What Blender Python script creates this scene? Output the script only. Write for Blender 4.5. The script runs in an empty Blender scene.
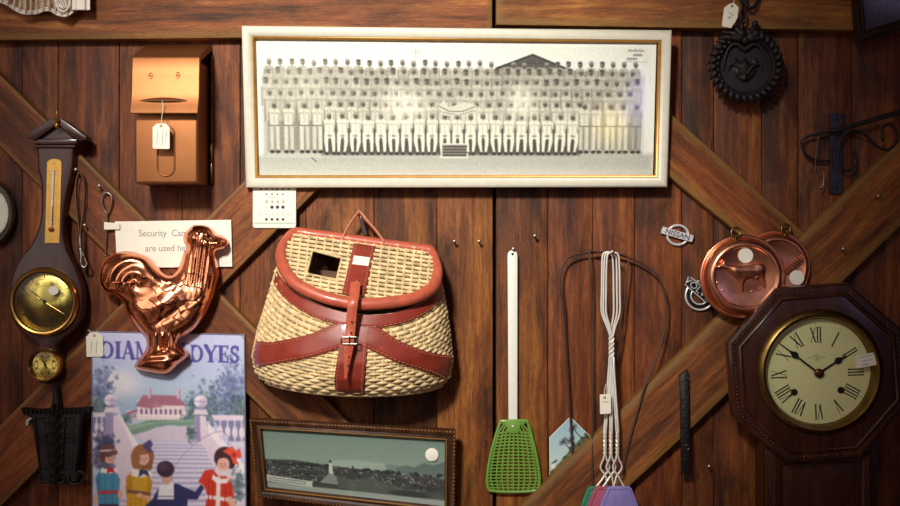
import bpy, bmesh, math, random
import numpy as np
from mathutils import Vector, Matrix, Quaternion
random.seed(7); RNG = np.random.default_rng(11)
PI = math.pi
SC = bpy.context.scene
COL = SC.collection
# ---- scale of the place: the board wall is the plane y = 0, the camera stands D metres in front of it
S, D, CX, CY, CZ = 0.002, 2.2, 450.0, 253.0, 1.5
def W(px, py, d=0.0):
    k = S * (D - d) / D
    return Vector(((px - CX) * k, -d, CZ + (CY - py) * k))
def m2(n, d=0.0):            # photo units to metres at depth d
    return n * S * (D - d) / D

# ---------------------------------------------------------------- linking
def lin(c):
    c = np.asarray(c, float) / 255.0
    return np.where(c <= 0.04045, c / 12.92, ((c + 0.055) / 1.055) ** 2.4)
def L4(c):
    v = lin(c); return (float(v[0]), float(v[1]), float(v[2]), 1.0)

def tag(o, label, cat, group=None, kind=None):
    o['label'] = label; o['category'] = cat
    if group: o['group'] = group
    if kind: o['kind'] = kind
    return o
def thing(name, label, cat, loc, group=None):
    o = bpy.data.objects.new(name, None); COL.objects.link(o)
    o.empty_display_size = 0.02
    o.location = loc
    return tag(o, label, cat, group)
def wloc(p):
    v = Vector((0, 0, 0))
    while p is not None:
        v += p.location; p = p.parent
    return v
def finish(me, name, mat, parent, origin=None, smooth=40):
    o = bpy.data.objects.new(name, me); COL.objects.link(o)
    base = wloc(parent) if parent else Vector((0, 0, 0))
    org = base if origin is None and parent else (origin if origin is not None else Vector((0, 0, 0)))
    n = len(me.vertices)
    co = np.empty(n * 3, np.float32); me.vertices.foreach_get('co', co)
    co = co.reshape(-1, 3) - np.array(org, np.float32)
    me.vertices.foreach_set('co', co.ravel())
    o.location = Vector(org) - base
    if parent: o.parent = parent
    for m in (mat if isinstance(mat, (list, tuple)) else [mat]): me.materials.append(m)
    if smooth:
        me.polygons.foreach_set('use_smooth', [True] * len(me.polygons))
        me.set_sharp_from_angle(angle=math.radians(smooth))
    me.update()
    return o
def obj(name, bm, mat, parent=None, origin=None, smooth=40, label=None):
    bmesh.ops.recalc_face_normals(bm, faces=bm.faces)
    me = bpy.data.meshes.new(name); bm.to_mesh(me); bm.free()
    o = finish(me, name, mat, parent, origin, smooth)
    if label: o['label'] = label
    return o
def N(): return bmesh.new()

# ---------------------------------------------------------------- curves
def spline(pts, n=8, closed=False):
    P = [np.array(p, float) for p in pts]; out = []
    m = len(P)
    rng = range(m) if closed else range(m - 1)
    for i in rng:
        if closed: a, b, c, d = P[(i - 1) % m], P[i], P[(i + 1) % m], P[(i + 2) % m]
        else: a, b, c, d = P[max(i - 1, 0)], P[i], P[i + 1], P[min(i + 2, m - 1)]
        for k in range(n):
            t = k / n
            out.append(0.5 * ((2 * b) + (c - a) * t + (2 * a - 5 * b + 4 * c - d) * t * t + (3 * b - a - 3 * c + d) * t ** 3))
    if not closed: out.append(P[-1])
    return [tuple(p) for p in out]
def lerp(a, b, t): return a + (b - a) * t
def table(t, ts, vs): return float(np.interp(t, ts, vs))

# ---------------------------------------------------------------- shapes (all in world coordinates)
def face(bm, vs, mi=0):
    try:
        f = bm.faces.new(vs); f.material_index = mi; return f
    except ValueError: return None
def box(bm, a, b, mi=0):
    x0, y0, z0 = a; x1, y1, z1 = b
    v = [bm.verts.new((x, y, z)) for x in (x0, x1) for y in (y0, y1) for z in (z0, z1)]
    for q in ((0, 1, 3, 2), (4, 6, 7, 5), (0, 4, 5, 1), (2, 3, 7, 6), (0, 2, 6, 4), (1, 5, 7, 3)):
        face(bm, [v[i] for i in q], mi)
def bridge(bm, A, B, closed=True, mi=0):
    n = len(A)
    for i in range(n if closed else n - 1):
        j = (i + 1) % n
        face(bm, [A[i], A[j], B[j], B[i]], mi)
def inset(pts, k):
    """pts: [(x,z)] polygon, moved inwards by k"""
    n = len(pts); P = np.array(pts, float)
    area = sum(P[i][0] * P[(i + 1) % n][1] - P[(i + 1) % n][0] * P[i][1] for i in range(n))
    sgn = 1 if area > 0 else -1
    out = []
    for i in range(n):
        e1 = P[i] - P[i - 1]; e2 = P[(i + 1) % n] - P[i]
        e1 = e1 / (np.linalg.norm(e1) + 1e-12); e2 = e2 / (np.linalg.norm(e2) + 1e-12)
        n1 = np.array((-e1[1], e1[0])) * sgn; n2 = np.array((-e2[1], e2[0])) * sgn
        m = n1 + n2; q = max(0.35, 1 + float(n1 @ n2))
        out.append(tuple(P[i] + m / q * k))
    return out
def plate(bm, xz, d0, d1, bev=0.0, seg=2, mi=0, capmi=None):
    """a slab with outline xz (metres), back at depth d0, front at depth d1, front edge rounded by bev"""
    def ring(p, d): return [bm.verts.new((x, -d, z)) for x, z in p]
    rings = [ring(xz, d0), ring(xz, d1 - bev)]
    for k in range(1, seg + 1):
        if bev <= 0: break
        a = PI / 2 * k / seg
        rings.append(ring(inset(xz, bev * (1 - math.cos(a))), d1 - bev + bev * math.sin(a)))
    for a, b in zip(rings, rings[1:]): bridge(bm, a, b, mi=mi)
    face(bm, list(reversed(rings[0])), mi); face(bm, rings[-1], mi if capmi is None else capmi)
def PX(pts, d): return [(lambda w: (w.x, w.z))(W(x, y, d)) for x, y in pts]
def pplate(bm, pts, d0, d1, bev=0.0, seg=2, mi=0): plate(bm, PX(pts, d1), d0, d1, bev, seg, mi)
def rrect(cx, cy, w, h, r, rot=0, n=4):
    out = []
    for sx, sy, a0 in ((1, 1, 0), (-1, 1, 90), (-1, -1, 180), (1, -1, 270)):
        for k in range(n + 1):
            a = math.radians(a0 + 90 * k / n)
            out.append((sx * (w / 2 - r) + r * math.cos(a), sy * (h / 2 - r) + r * math.sin(a)))
    c, s = math.cos(rot), math.sin(rot)
    return [(cx + x * c - y * s, cy + x * s + y * c) for x, y in out]
def circ(cx, cy, rx, ry=None, n=32, rot=0):
    ry = rx if ry is None else ry
    c, s = math.cos(rot), math.sin(rot)
    return [(cx + rx * math.cos(a) * c - ry * math.sin(a) * s, cy + rx * math.cos(a) * s + ry * math.sin(a) * c)
            for a in (2 * PI * k / n for k in range(n))]
def frames_along(P, closed=False):
    n = len(P); T = []
    for i in range(n):
        a = P[(i - 1) % n] if closed or i > 0 else P[i]
        b = P[(i + 1) % n] if closed or i < n - 1 else P[i]
        t = b - a
        T.append(t.normalized() if t.length > 1e-12 else Vector((0, 0, 1)))
    u = T[0].orthogonal().normalized(); U = [u]
    for i in range(1, n):
        q = T[i - 1].rotation_difference(T[i]); u = (q @ u); u = (u - T[i] * u.dot(T[i])).normalized(); U.append(u)
    return T, U
def tube(bm, P, r, n=8, closed=False, mi=0):
    P = [Vector(p) for p in P]; T, U = frames_along(P, closed); rings = []
    for i, p in enumerate(P):
        rr = r[i] if isinstance(r, (list, tuple, np.ndarray)) else r
        v = T[i].cross(U[i])
        rings.append([bm.verts.new(p + (U[i] * math.cos(2 * PI * k / n) + v * math.sin(2 * PI * k / n)) * rr) for k in range(n)])
    for a, b in zip(rings, rings[1:]): bridge(bm, a, b, mi=mi)
    if closed: bridge(bm, rings[-1], rings[0], mi=mi)
    else:
        face(bm, list(reversed(rings[0])), mi); face(bm, rings[-1], mi)
def ptube(bm, pts, r, n=8, closed=False, sm=0, mi=0):
    """pts: (px, py, d)"""
    if sm: pts = spline(pts, sm, closed)
    tube(bm, [W(*p) for p in pts], r, n, closed, mi)
def strap(bm, P, side, th, mi=0):
    """flat band: centre points P, half-width vectors side, thickness th"""
    rings = []; n = len(P)
    for i in range(n):
        t = (P[min(i + 1, n - 1)] - P[max(i - 1, 0)]).normalized()
        nn = t.cross(side[i]).normalized() * (th / 2); s = side[i]
        rings.append([bm.verts.new(P[i] + s * a + nn * b) for a, b in ((1, .4), (.9, 1), (-.9, 1), (-1, .4), (-1, -.4), (-.9, -1), (.9, -1), (1, -.4))])
    for a, b in zip(rings, rings[1:]): bridge(bm, a, b, mi=mi)
    face(bm, list(reversed(rings[0])), mi); face(bm, rings[-1], mi)
def lathe(bm, c, prof, n=64, sx=1.0, sz=1.0, rot=0.0, mi=0):
    """profile [(radius, height towards the room)] about an axis along -y through c"""
    rings = []; cr, sr = math.cos(rot), math.sin(rot)
    for r, h in prof:
        if r < 1e-9: rings.append([bm.verts.new((c[0], c[1] - h, c[2]))]); continue
        R = []
        for k in range(n):
            a = 2 * PI * k / n; x, z = r * sx * math.cos(a), r * sz * math.sin(a)
            R.append(bm.verts.new((c[0] + x * cr - z * sr, c[1] - h, c[2] + x * sr + z * cr)))
        rings.append(R)
    for a, b in zip(rings, rings[1:]):
        if len(a) == 1 and len(b) == 1: continue
        if len(a) == 1:
            for k in range(n): face(bm, [a[0], b[(k + 1) % n], b[k]], mi)
        elif len(b) == 1:
            for k in range(n): face(bm, [a[k], a[(k + 1) % n], b[0]], mi)
        else: bridge(bm, a, b, mi=mi)
def vlathe(bm, c, prof, n=24):
    """profile [(radius, z)] about a vertical axis through c"""
    rings = [[bm.verts.new((c[0] + r * math.cos(2 * PI * k / n), c[1] + r * math.sin(2 * PI * k / n), c[2] + z)) for k in range(n)] for r, z in prof]
    for a, b in zip(rings, rings[1:]): bridge(bm, a, b)
    face(bm, rings[0]); face(bm, rings[-1])
def ball(bm, c, r, sx=1, sy=1, sz=1, sub=2, mi=0):
    M = Matrix.Translation(Vector(c)) @ Matrix.Diagonal((sx, sy, sz, 1))
    g = bmesh.ops.create_icosphere(bm, subdivisions=sub, radius=r, matrix=M)
    if mi:
        for v in g['verts']:
            for f in v.link_faces: f.material_index = mi
def segdist(X, Y, pts, closed=True):
    """distance to an outline, inside mask, nearest point"""
    n = len(pts); best = np.full(X.shape, 1e18); nx = np.zeros(X.shape); ny = np.zeros(X.shape)
    ins = np.zeros(X.shape, bool)
    for i in range(n if closed else n - 1):
        x0, y0 = pts[i]; x1, y1 = pts[(i + 1) % n]
        dx, dy = x1 - x0, y1 - y0; l2 = dx * dx + dy * dy + 1e-12
        t = np.clip(((X - x0) * dx + (Y - y0) * dy) / l2, 0, 1)
        qx, qy = x0 + t * dx, y0 + t * dy
        d2 = (X - qx) ** 2 + (Y - qy) ** 2; m = d2 < best
        best = np.where(m, d2, best); nx = np.where(m, qx, nx); ny = np.where(m, qy, ny)
        c = ((y0 > Y) != (y1 > Y))
        ins ^= c & (X < (x1 - x0) * (Y - y0) / (np.where(abs(y1 - y0) < 1e-12, 1e-12, y1 - y0)) + x0)
    return np.sqrt(best), ins, nx, ny
def relief(bm, outline, depth, step, dback=None, skip=None, mi=0):
    """a raised surface filling the outline (photo units): depth(x, y, dist) in metres; skirt back to dback"""
    P = np.array(outline); x0, y0 = P.min(0) - step; x1, y1 = P.max(0) + step
    xs = np.arange(x0, x1 + step, step); ys = np.arange(y0, y1 + step, step)
    X, Y = np.meshgrid(xs, ys); d, ins, nx, ny = segdist(X, Y, outline)
    cell = ins[:-1, :-1] | ins[1:, :-1] | ins[:-1, 1:] | ins[1:, 1:]
    if skip is not None:
        sk = skip(X, Y); cell &= ~(sk[:-1, :-1] | sk[1:, :-1] | sk[:-1, 1:] | sk[1:, 1:])
    near = ~ins | (d < step * 0.3)
    PXx = np.where(near, nx, X); PYy = np.where(near, ny, Y); dd = np.where(near, 0.0, d)
    H = depth(PXx, PYy, dd); V = {}
    def vert(j, i):
        if (j, i) not in V: V[(j, i)] = bm.verts.new(W(PXx[j, i], PYy[j, i], H[j, i]))
        return V[(j, i)]
    for j, i in zip(*np.nonzero(cell)):
        face(bm, [vert(j, i), vert(j, i + 1), vert(j + 1, i + 1), vert(j + 1, i)], mi)
    bmesh.ops.remove_doubles(bm, verts=list(V.values()), dist=1e-5)
    if dback is not None:
        e = [e for e in bm.edges if e.is_boundary]
        g = bmesh.ops.extrude_edge_only(bm, edges=e)
        for v in g['geom']:
            if isinstance(v, bmesh.types.BMVert): v.co.y = -dback
def sheet(bm, fn, nu, nv, th=0.0, mi=0):
    """grid from fn(u, v) -> Vector"""
    G = [[bm.verts.new(fn(i / nu, j / nv)) for i in range(nu + 1)] for j in range(nv + 1)]
    for j in range(nv):
        for i in range(nu): face(bm, [G[j][i], G[j][i + 1], G[j + 1][i + 1], G[j + 1][i]], mi)
def quad(c):
    """c: four world corners TL TR BR BL -> fn(s, t, h): s right, t down, h out of the plane"""
    tl, tr, br, bl = c; n = (tr - tl).cross(bl - tl).normalized()
    if n.y > 0: n = -n
    def q(s, t, h=0.0): return tl * ((1 - s) * (1 - t)) + tr * (s * (1 - t)) + br * (s * t) + bl * ((1 - s) * t) + n * h
    q.w = ((tr - tl).length + (br - bl).length) / 2; q.h = ((bl - tl).length + (br - tr).length) / 2; q.n = n
    return q
def moulding(bm, q, prof, mi=0):
    """picture-frame moulding round quad q: prof [(inset in metres from the outer edge, height)], closed section"""
    rings = []
    for w, h in prof:
        a, b = w / q.w, w / q.h
        rings.append([bm.verts.new(q(s, t, h)) for s, t in ((a, b), (1 - a, b), (1 - a, 1 - b), (a, 1 - b))])
    m = len(rings)
    for i in range(m): bridge(bm, rings[i], rings[(i + 1) % m], mi=mi)
def qslab(bm, q, s0, t0, s1, t1, h0, h1, mi=0):
    A = [bm.verts.new(q(s, t, h0)) for s, t in ((s0, t0), (s1, t0), (s1, t1), (s0, t1))]
    B = [bm.verts.new(q(s, t, h1)) for s, t in ((s0, t0), (s1, t0), (s1, t1), (s0, t1))]
    bridge(bm, A, B, mi=mi); face(bm, A, mi); face(bm, B, mi)
def text(bm_name, s, at, size, mat, parent, rot=0.0, ext=0.0002, sx=1.0, align='CENTER'):
    """lettering facing the room, at = world point"""
    cu = bpy.data.curves.new(bm_name, 'FONT'); cu.body = s; cu.size = size; cu.align_x = align; cu.align_y = 'CENTER'; cu.extrude = ext
    cu.resolution_u = 4
    t = bpy.data.objects.new('tmp', cu); COL.objects.link(t)
    me = bpy.data.meshes.new_from_object(t.evaluated_get(bpy.context.evaluated_depsgraph_get()))
    bpy.data.objects.remove(t); bpy.data.curves.remove(cu)
    M = Matrix.Translation(at) @ Matrix.Rotation(rot, 4, 'Y') @ Matrix.Rotation(PI / 2, 4, 'X') @ Matrix.Diagonal((sx, 1, 1, 1))
    me.transform(M); me.name = bm_name
    me.materials.clear()
    return finish(me, bm_name, mat, parent, smooth=0)

# ---------------------------------------------------------------- printed pictures: flat ink, one mesh per print
class Canvas:
    def __init__(s, x0, y0, x1, y1, res, bg):
        s.x0, s.y0, s.x1, s.y1 = x0, y0, x1, y1
        s.w = int(round((x1 - x0) * res)) + 1; s.h = int(round((y1 - y0) * res)) + 1; s.res = res
        s.X, s.Y = np.meshgrid(np.linspace(x0, x1, s.w), np.linspace(y0, y1, s.h))
        s.a = np.ones((s.h, s.w, 3)) * np.array(bg, float)
    def win(s, xa, ya, xb, yb, m=2):
        i0 = max(0, int((xa - m - s.x0) * s.res)); i1 = min(s.w, int((xb + m - s.x0) * s.res) + 2)
        j0 = max(0, int((ya - m - s.y0) * s.res)); j1 = min(s.h, int((yb + m - s.y0) * s.res) + 2)
        return slice(j0, max(j0, j1)), slice(i0, max(i0, i1))
    def put(s, sl, cov, col):
        cov = cov[..., None]; s.a[sl] = s.a[sl] * (1 - cov) + np.array(col, float) * cov
    def poly(s, pts, col, al=1.0, soft=0.5):
        P = np.array(pts); sl = s.win(*P.min(0), *P.max(0), m=soft + 1)
        X, Y = s.X[sl], s.Y[sl]
        if X.size == 0: return
        d, ins, _, _ = segdist(X, Y, pts)
        s.put(sl, np.clip(0.5 + np.where(ins, d, -d) / (2 * soft) , 0, 1) * al, col)
    def ell(s, cx, cy, rx, ry, col, al=1.0, soft=0.5, rot=0.0):
        R = max(rx, ry); sl = s.win(cx - R, cy - R, cx + R, cy + R, m=soft * 2 + 1)
        X, Y = s.X[sl] - cx, s.Y[sl] - cy
        if X.size == 0: return
        c, q = math.cos(rot), math.sin(rot); x, y = X * c + Y * q, -X * q + Y * c
        k = np.sqrt((x / rx) ** 2 + (y / ry) ** 2); d = (1 - k) * min(rx, ry)
        s.put(sl, np.clip(0.5 + d / (2 * soft), 0, 1) * al, col)
    def line(s, pts, w, col, al=1.0, soft=0.4):
        P = np.array(pts); sl = s.win(*P.min(0), *P.max(0), m=w + soft + 1)
        X, Y = s.X[sl], s.Y[sl]
        if X.size == 0: return
        d, _, _, _ = segdist(X, Y, pts, closed=False)
        s.put(sl, np.clip(0.5 + (w / 2 - d) / (2 * soft), 0, 1) * al, col)
    def grad(s, ya, yb, ca, cb):
        t = np.clip((s.Y - ya) / (yb - ya), 0, 1)[..., None]; m = ((s.Y >= ya) & (s.Y <= yb))[..., None]
        s.a = np.where(m, np.array(ca, float) * (1 - t) + np.array(cb, float) * t, s.a)
    def blur(s, n=1):
        for _ in range(n):
            for ax in (0, 1):
                p = np.concatenate([np.take(s.a, [0], ax), s.a, np.take(s.a, [-1], ax)], ax); k = s.a.shape[ax]
                s.a = .25 * np.take(p, range(k), ax) + .5 * s.a + .25 * np.take(p, range(2, k + 2), ax)
    def noise(s, amp, cell=1.0):
        hh, ww = int(s.h / cell) + 2, int(s.w / cell) + 2
        n = RNG.normal(0, amp, (hh, ww)); jj = (np.arange(s.h) / cell).astype(int); ii = (np.arange(s.w) / cell).astype(int)
        s.a += n[np.ix_(jj, ii)][..., None]
    def mesh(s, name, fn, parent, mat, label=None):
        """fn(u, v) arrays 0..1 -> (n,3) world points"""
        U, V = np.meshgrid(np.linspace(0, 1, s.w), np.linspace(0, 1, s.h))
        co = fn(U.ravel(), V.ravel()).astype(np.float32)
        idx = np.arange(s.w * s.h).reshape(s.h, s.w)
        f = np.stack([idx[:-1, :-1], idx[1:, :-1], idx[1:, 1:], idx[:-1, 1:]], -1).reshape(-1, 4)
        me = bpy.data.meshes.new(name)
        me.vertices.add(len(co)); me.vertices.foreach_set('co', co.ravel())
        me.loops.add(f.size); me.loops.foreach_set('vertex_index', f.ravel().astype(np.int32))
        me.polygons.add(len(f)); me.polygons.foreach_set('loop_start', np.arange(0, f.size, 4, dtype=np.int32))
        me.update(calc_edges=True)
        at = me.attributes.new('Ink', 'FLOAT_COLOR', 'POINT')
        c = np.ones((s.w * s.h, 4), np.float32); c[:, :3] = lin(np.clip(s.a.reshape(-1, 3), 0, 255)); at.data.foreach_set('color', c.ravel())
        o = finish(me, name, mat, parent, smooth=0)
        if label: o['label'] = label
        return o
def quadfn(q, s0, t0, s1, t1, h):
    c = [np.array(q(s, t, h)) for s, t in ((s0, t0), (s1, t0), (s1, t1), (s0, t1))]
    def fn(U, V):
        U = U[:, None]; V = V[:, None]
        return c[0] * (1 - U) * (1 - V) + c[1] * U * (1 - V) + c[2] * U * V + c[3] * (1 - U) * V
    return fn

# ---------------------------------------------------------------- materials
def nodes(name):
    m = bpy.data.materials.new(name); m.use_nodes = True
    nt = m.node_tree; b = nt.nodes['Principled BSDF']
    return m, nt, b
def nd(nt, t, **kw):
    n = nt.nodes.new(t)
    for k, v in kw.items(): setattr(n, k, v)
    return n
def mixc(nt, a, b, fac, mode='MIX'):
    n = nd(nt, 'ShaderNodeMix', data_type='RGBA', blend_type=mode)
    for sock, v in ((n.inputs[0], fac), (n.inputs[6], a), (n.inputs[7], b)):
        if hasattr(v, 'is_linked') or hasattr(v, 'links'): nt.links.new(v, sock)
        else: sock.default_value = v
    return n.outputs[2]
def noise(nt, vec, scale, detail=3, rough=0.55, dist=0.0):
    n = nd(nt, 'ShaderNodeTexNoise'); n.inputs['Scale'].default_value = scale; n.inputs['Detail'].default_value = detail
    n.inputs['Roughness'].default_value = rough; n.inputs['Distortion'].default_value = dist
    if vec is not None: nt.links.new(vec, n.inputs['Vector'])
    return n.outputs['Fac']
def ramp(nt, fac, stops):
    n = nd(nt, 'ShaderNodeValToRGB'); e = n.color_ramp.elements
    while len(e) < len(stops): e.new(0.5)
    for k, (p, c) in enumerate(stops): e[k].position = p; e[k].color = c if len(c) == 4 else L4(c)
    nt.links.new(fac, n.inputs[0]); return n.outputs[0]
def mapped(nt, vec, sc, loc=(0, 0, 0)):
    n = nd(nt, 'ShaderNodeMapping'); n.inputs['Scale'].default_value = sc; n.inputs['Location'].default_value = loc
    nt.links.new(vec, n.inputs[0]); return n.outputs[0]
def bump(nt, b, h, strength, dist=0.001):
    n = nd(nt, 'ShaderNodeBump'); n.inputs['Strength'].default_value = strength; n.inputs['Distance'].default_value = dist
    nt.links.new(h, n.inputs['Height']); nt.links.new(n.outputs[0], b.inputs['Normal'])
G4 = lambda v: (v, v, v, 1)
def mat(name, c, rough=0.5, metal=0.0, vary=0.12, vscale=60, bumps=0.0, bscale=300, coat=0.0, spec=0.5):
    m, nt, b = nodes(name)
    tc = nd(nt, 'ShaderNodeTexCoord').outputs['Object']
    n = noise(nt, tc, vscale, 4)
    lo = tuple(x * (1 - vary) for x in L4(c)[:3]) + (1,); hi = tuple(min(1, x * (1 + vary)) for x in L4(c)[:3]) + (1,)
    nt.links.new(ramp(nt, n, [(0.3, lo), (0.7, hi)]), b.inputs['Base Color'])
    b.inputs['Roughness'].default_value = rough; b.inputs['Metallic'].default_value = metal
    b.inputs['Coat Weight'].default_value = coat; b.inputs['Coat Roughness'].default_value = 0.1
    b.inputs['Specular IOR Level'].default_value = spec
    if bumps: bump(nt, b, noise(nt, tc, bscale, 3), bumps)
    return m
def inkmat(name, rough=0.5, spec=0.3, metal=0.0):
    m, nt, b = nodes(name)
    a = nd(nt, 'ShaderNodeAttribute', attribute_name='Ink')
    nt.links.new(a.outputs['Color'], b.inputs['Base Color']); b.inputs['Roughness'].default_value = rough
    b.inputs['Specular IOR Level'].default_value = spec; b.inputs['Metallic'].default_value = metal
    return m
def glassmat(name, tint=(255, 255, 255), rough=0.09):
    m, nt, b = nodes(name); nt.nodes.remove(b)
    out = nt.nodes['Material Output']
    t = nd(nt, 'ShaderNodeBsdfTransparent'); t.inputs[0].default_value = L4(tint)
    g = nd(nt, 'ShaderNodeBsdfGlossy'); g.inputs['Roughness'].default_value = rough
    lw = nd(nt, 'ShaderNodeLayerWeight'); lw.inputs[0].default_value = 0.5
    pw = nd(nt, 'ShaderNodeMath', operation='POWER'); nt.links.new(lw.outputs['Facing'], pw.inputs[0]); pw.inputs[1].default_value = 4.0
    f = nd(nt, 'ShaderNodeMath', operation='MULTIPLY_ADD'); nt.links.new(pw.outputs[0], f.inputs[0]); f.inputs[1].default_value = 0.6; f.inputs[2].default_value = 0.022
    mx = nd(nt, 'ShaderNodeMixShader'); nt.links.new(f.outputs[0], mx.inputs[0]); nt.links.new(t.outputs[0], mx.inputs[1]); nt.links.new(g.outputs[0], mx.inputs[2])
    nt.links.new(mx.outputs[0], out.inputs[0]); return m
def woodmat(name, dark, mid, light, uv=True, rough=0.6, stain=0.5, grain=1.0, coat=0.0, bumps=0.5, spec=0.35, speck=False):
    """grain runs along u of the board's own coordinates (or along z of the object)"""
    m, nt, b = nodes(name)
    tc = nd(nt, 'ShaderNodeTexCoord')
    if uv: vec = tc.outputs['UV']
    else:
        sp = nd(nt, 'ShaderNodeSeparateXYZ'); nt.links.new(tc.outputs['Object'], sp.inputs[0])
        cb = nd(nt, 'ShaderNodeCombineXYZ'); nt.links.new(sp.outputs[2], cb.inputs[0]); nt.links.new(sp.outputs[0], cb.inputs[1]); nt.links.new(sp.outputs[1], cb.inputs[2])
        vec = cb.outputs[0]
    n1 = noise(nt, mapped(nt, vec, (6, 70 * grain, 70)), 1.0, 8, 0.72, 0.5)
    n2 = noise(nt, mapped(nt, vec, (1.6, 15 * grain, 15), (3, 1, 0)), 1.0, 4, 0.6, 0.9)
    n4 = noise(nt, mapped(nt, vec, (60, 560 * grain, 560)), 1.0, 4, 0.7)
    n3 = noise(nt, mapped(nt, vec, (5, 11, 11), (7, 2, 0)), 1.0, 6, 0.68, 0.8)
    n5 = noise(nt, mapped(nt, vec, (10, 190 * grain, 190), (1, 5, 0)), 1.0, 5, 0.75, 0.2)
    n6 = noise(nt, mapped(nt, vec, (150, 260, 260), (2, 8, 0)), 1.0, 3, 0.7)
    a = nd(nt, 'ShaderNodeMath', operation='MULTIPLY_ADD'); nt.links.new(n1, a.inputs[0]); a.inputs[1].default_value = 0.5
    h = nd(nt, 'ShaderNodeMath', operation='MULTIPLY'); nt.links.new(n2, h.inputs[0]); h.inputs[1].default_value = 0.5
    nt.links.new(h.outputs[0], a.inputs[2])
    col = ramp(nt, a.outputs[0], [(0.34, dark), (0.5, mid), (0.66, light)])
    fib = ramp(nt, n4, [(0.34, G4(0.5)), (0.58, G4(1.0)), (0.75, G4(1.18))])
    col = mixc(nt, col, fib, 0.75, 'MULTIPLY')
    crk = ramp(nt, n5, [(0.30, G4(0.25)), (0.40, G4(0.85)), (0.46, G4(1.0))])
    col = mixc(nt, col, crk, 0.85, 'MULTIPLY')
    spk = ramp(nt, n6, [(0.66, G4(0)), (0.74, G4(1))])
    col = mixc(nt, col, tuple(min(1, v * 1.5) for v in L4(light)[:3]) + (1,), mixc(nt, G4(0), G4(.35), spk)) if speck else col
    st = ramp(nt, n3, [(0.36, G4(1 - stain)), (0.5, G4(.92)), (0.62, G4(1.08)), (0.8, G4(1.3))])
    col = mixc(nt, col, st, 1.0, 'MULTIPLY')
    if uv:
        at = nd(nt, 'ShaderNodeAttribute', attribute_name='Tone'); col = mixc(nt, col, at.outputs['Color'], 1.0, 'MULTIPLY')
        wn = noise(nt, mapped(nt, vec, (9, 22, 22), (4, 4, 0)), 1.0, 5, 0.7, 0.5)
        wa = nd(nt, 'ShaderNodeMath', operation='MULTIPLY_ADD'); nt.links.new(at.outputs['Alpha'], wa.inputs[0]); wa.inputs[1].default_value = 1.0; nt.links.new(wn, wa.inputs[2])
        wr_ = ramp(nt, wa.outputs[0], [(0.58, G4(0)), (1.0, G4(.72))])
        dust = mixc(nt, L4((134, 100, 50)), fib, .6, 'MULTIPLY')
        col = mixc(nt, col, dust, wr_)
    nt.links.new(col, b.inputs['Base Color']); b.inputs['Roughness'].default_value = rough
    b.inputs['Coat Weight'].default_value = coat; b.inputs['Coat Roughness'].default_value = 0.15; b.inputs['Specular IOR Level'].default_value = spec
    hb = nd(nt, 'ShaderNodeMath', operation='ADD'); nt.links.new(n1, hb.inputs[0]); nt.links.new(n4, hb.inputs[1])
    if bumps: bump(nt, b, hb.outputs[0], bumps, 0.0016)
    return m

M = {}
M['wall'] = woodmat('barn_board', (44, 18, 9), (118, 64, 30), (176, 114, 54), stain=0.66, speck=True)
M['brace'] = woodmat('brace_board', (54, 25, 12), (132, 78, 38), (186, 130, 68), stain=0.42, speck=True)
M['void'] = mat('gap_dark', (14, 8, 8), 0.9)
M['cream'] = mat('cream_paint', (214, 210, 192), 0.45, vary=0.05)
M['gold'] = mat('gold_liner', (176, 128, 60), 0.4, 0.5)
M['ink'] = inkmat('printed_paper', 0.55)
M['tin'] = inkmat('printed_tin', 0.3, 0.5)
M['glass'] = glassmat('pane_glass')
M['paper'] = mat('white_paper', (238, 234, 220), 0.7, vary=0.03)
M['card'] = mat('tag_card', (236, 232, 214), 0.7, vary=0.04)
M['pen'] = mat('pen_ink', (128, 124, 130), 0.6)
M['greytext'] = mat('grey_print', (142, 142, 140), 0.6, vary=0.02)
M['string'] = mat('tag_string', (222, 214, 192), 0.8)
M['nail'] = mat('nail_steel', (150, 140, 132), 0.35, 0.9)
M['steel'] = mat('dull_steel', (146, 136, 124), 0.33, 1.0)
M['chrome'] = mat('chrome', (232, 230, 230), 0.3, 0.45, vary=0.03)
M['black'] = mat('black_enamel', (16, 15, 17), 0.35)
M['iron'] = mat('dark_iron', (33, 26, 28), 0.55, 0.35, vary=0.3, bumps=0.4, bscale=180)
M['plateiron'] = mat('blued_iron', (46, 39, 54), 0.5, 0.35, vary=0.25)
M['brass'] = mat('brass', (220, 178, 96), 0.3, 1.0)
M['oldbrass'] = mat('aged_brass', (124, 100, 54), 0.34, 1.0, vary=0.2)
M['copper'] = mat('bright_copper', (252, 164, 122), 0.22, 1.0, vary=0.08, vscale=30)
M['oldcopper'] = mat('rubbed_copper', (236, 164, 130), 0.3, 1.0, vary=0.2, vscale=40)
M['boxcopper'] = mat('coppered_steel', (152, 98, 60), 0.46, 0.85, vary=0.08, vscale=18)
M['barowood'] = woodmat('dark_mahogany', (34, 13, 12), (62, 26, 21), (86, 38, 31), uv=False, rough=0.38, stain=0.25, coat=0.3, bumps=0.1)
M['clockwood'] = woodmat('stained_oak', (30, 14, 9), (62, 30, 18), (90, 46, 26), uv=False, rough=0.35, stain=0.3, coat=0.35, bumps=0.12)
M['darkwood'] = woodmat('dark_moulding', (22, 11, 10), (42, 22, 18), (62, 34, 26), uv=False, rough=0.42, stain=0.25, coat=0.15, bumps=0.1)
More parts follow.
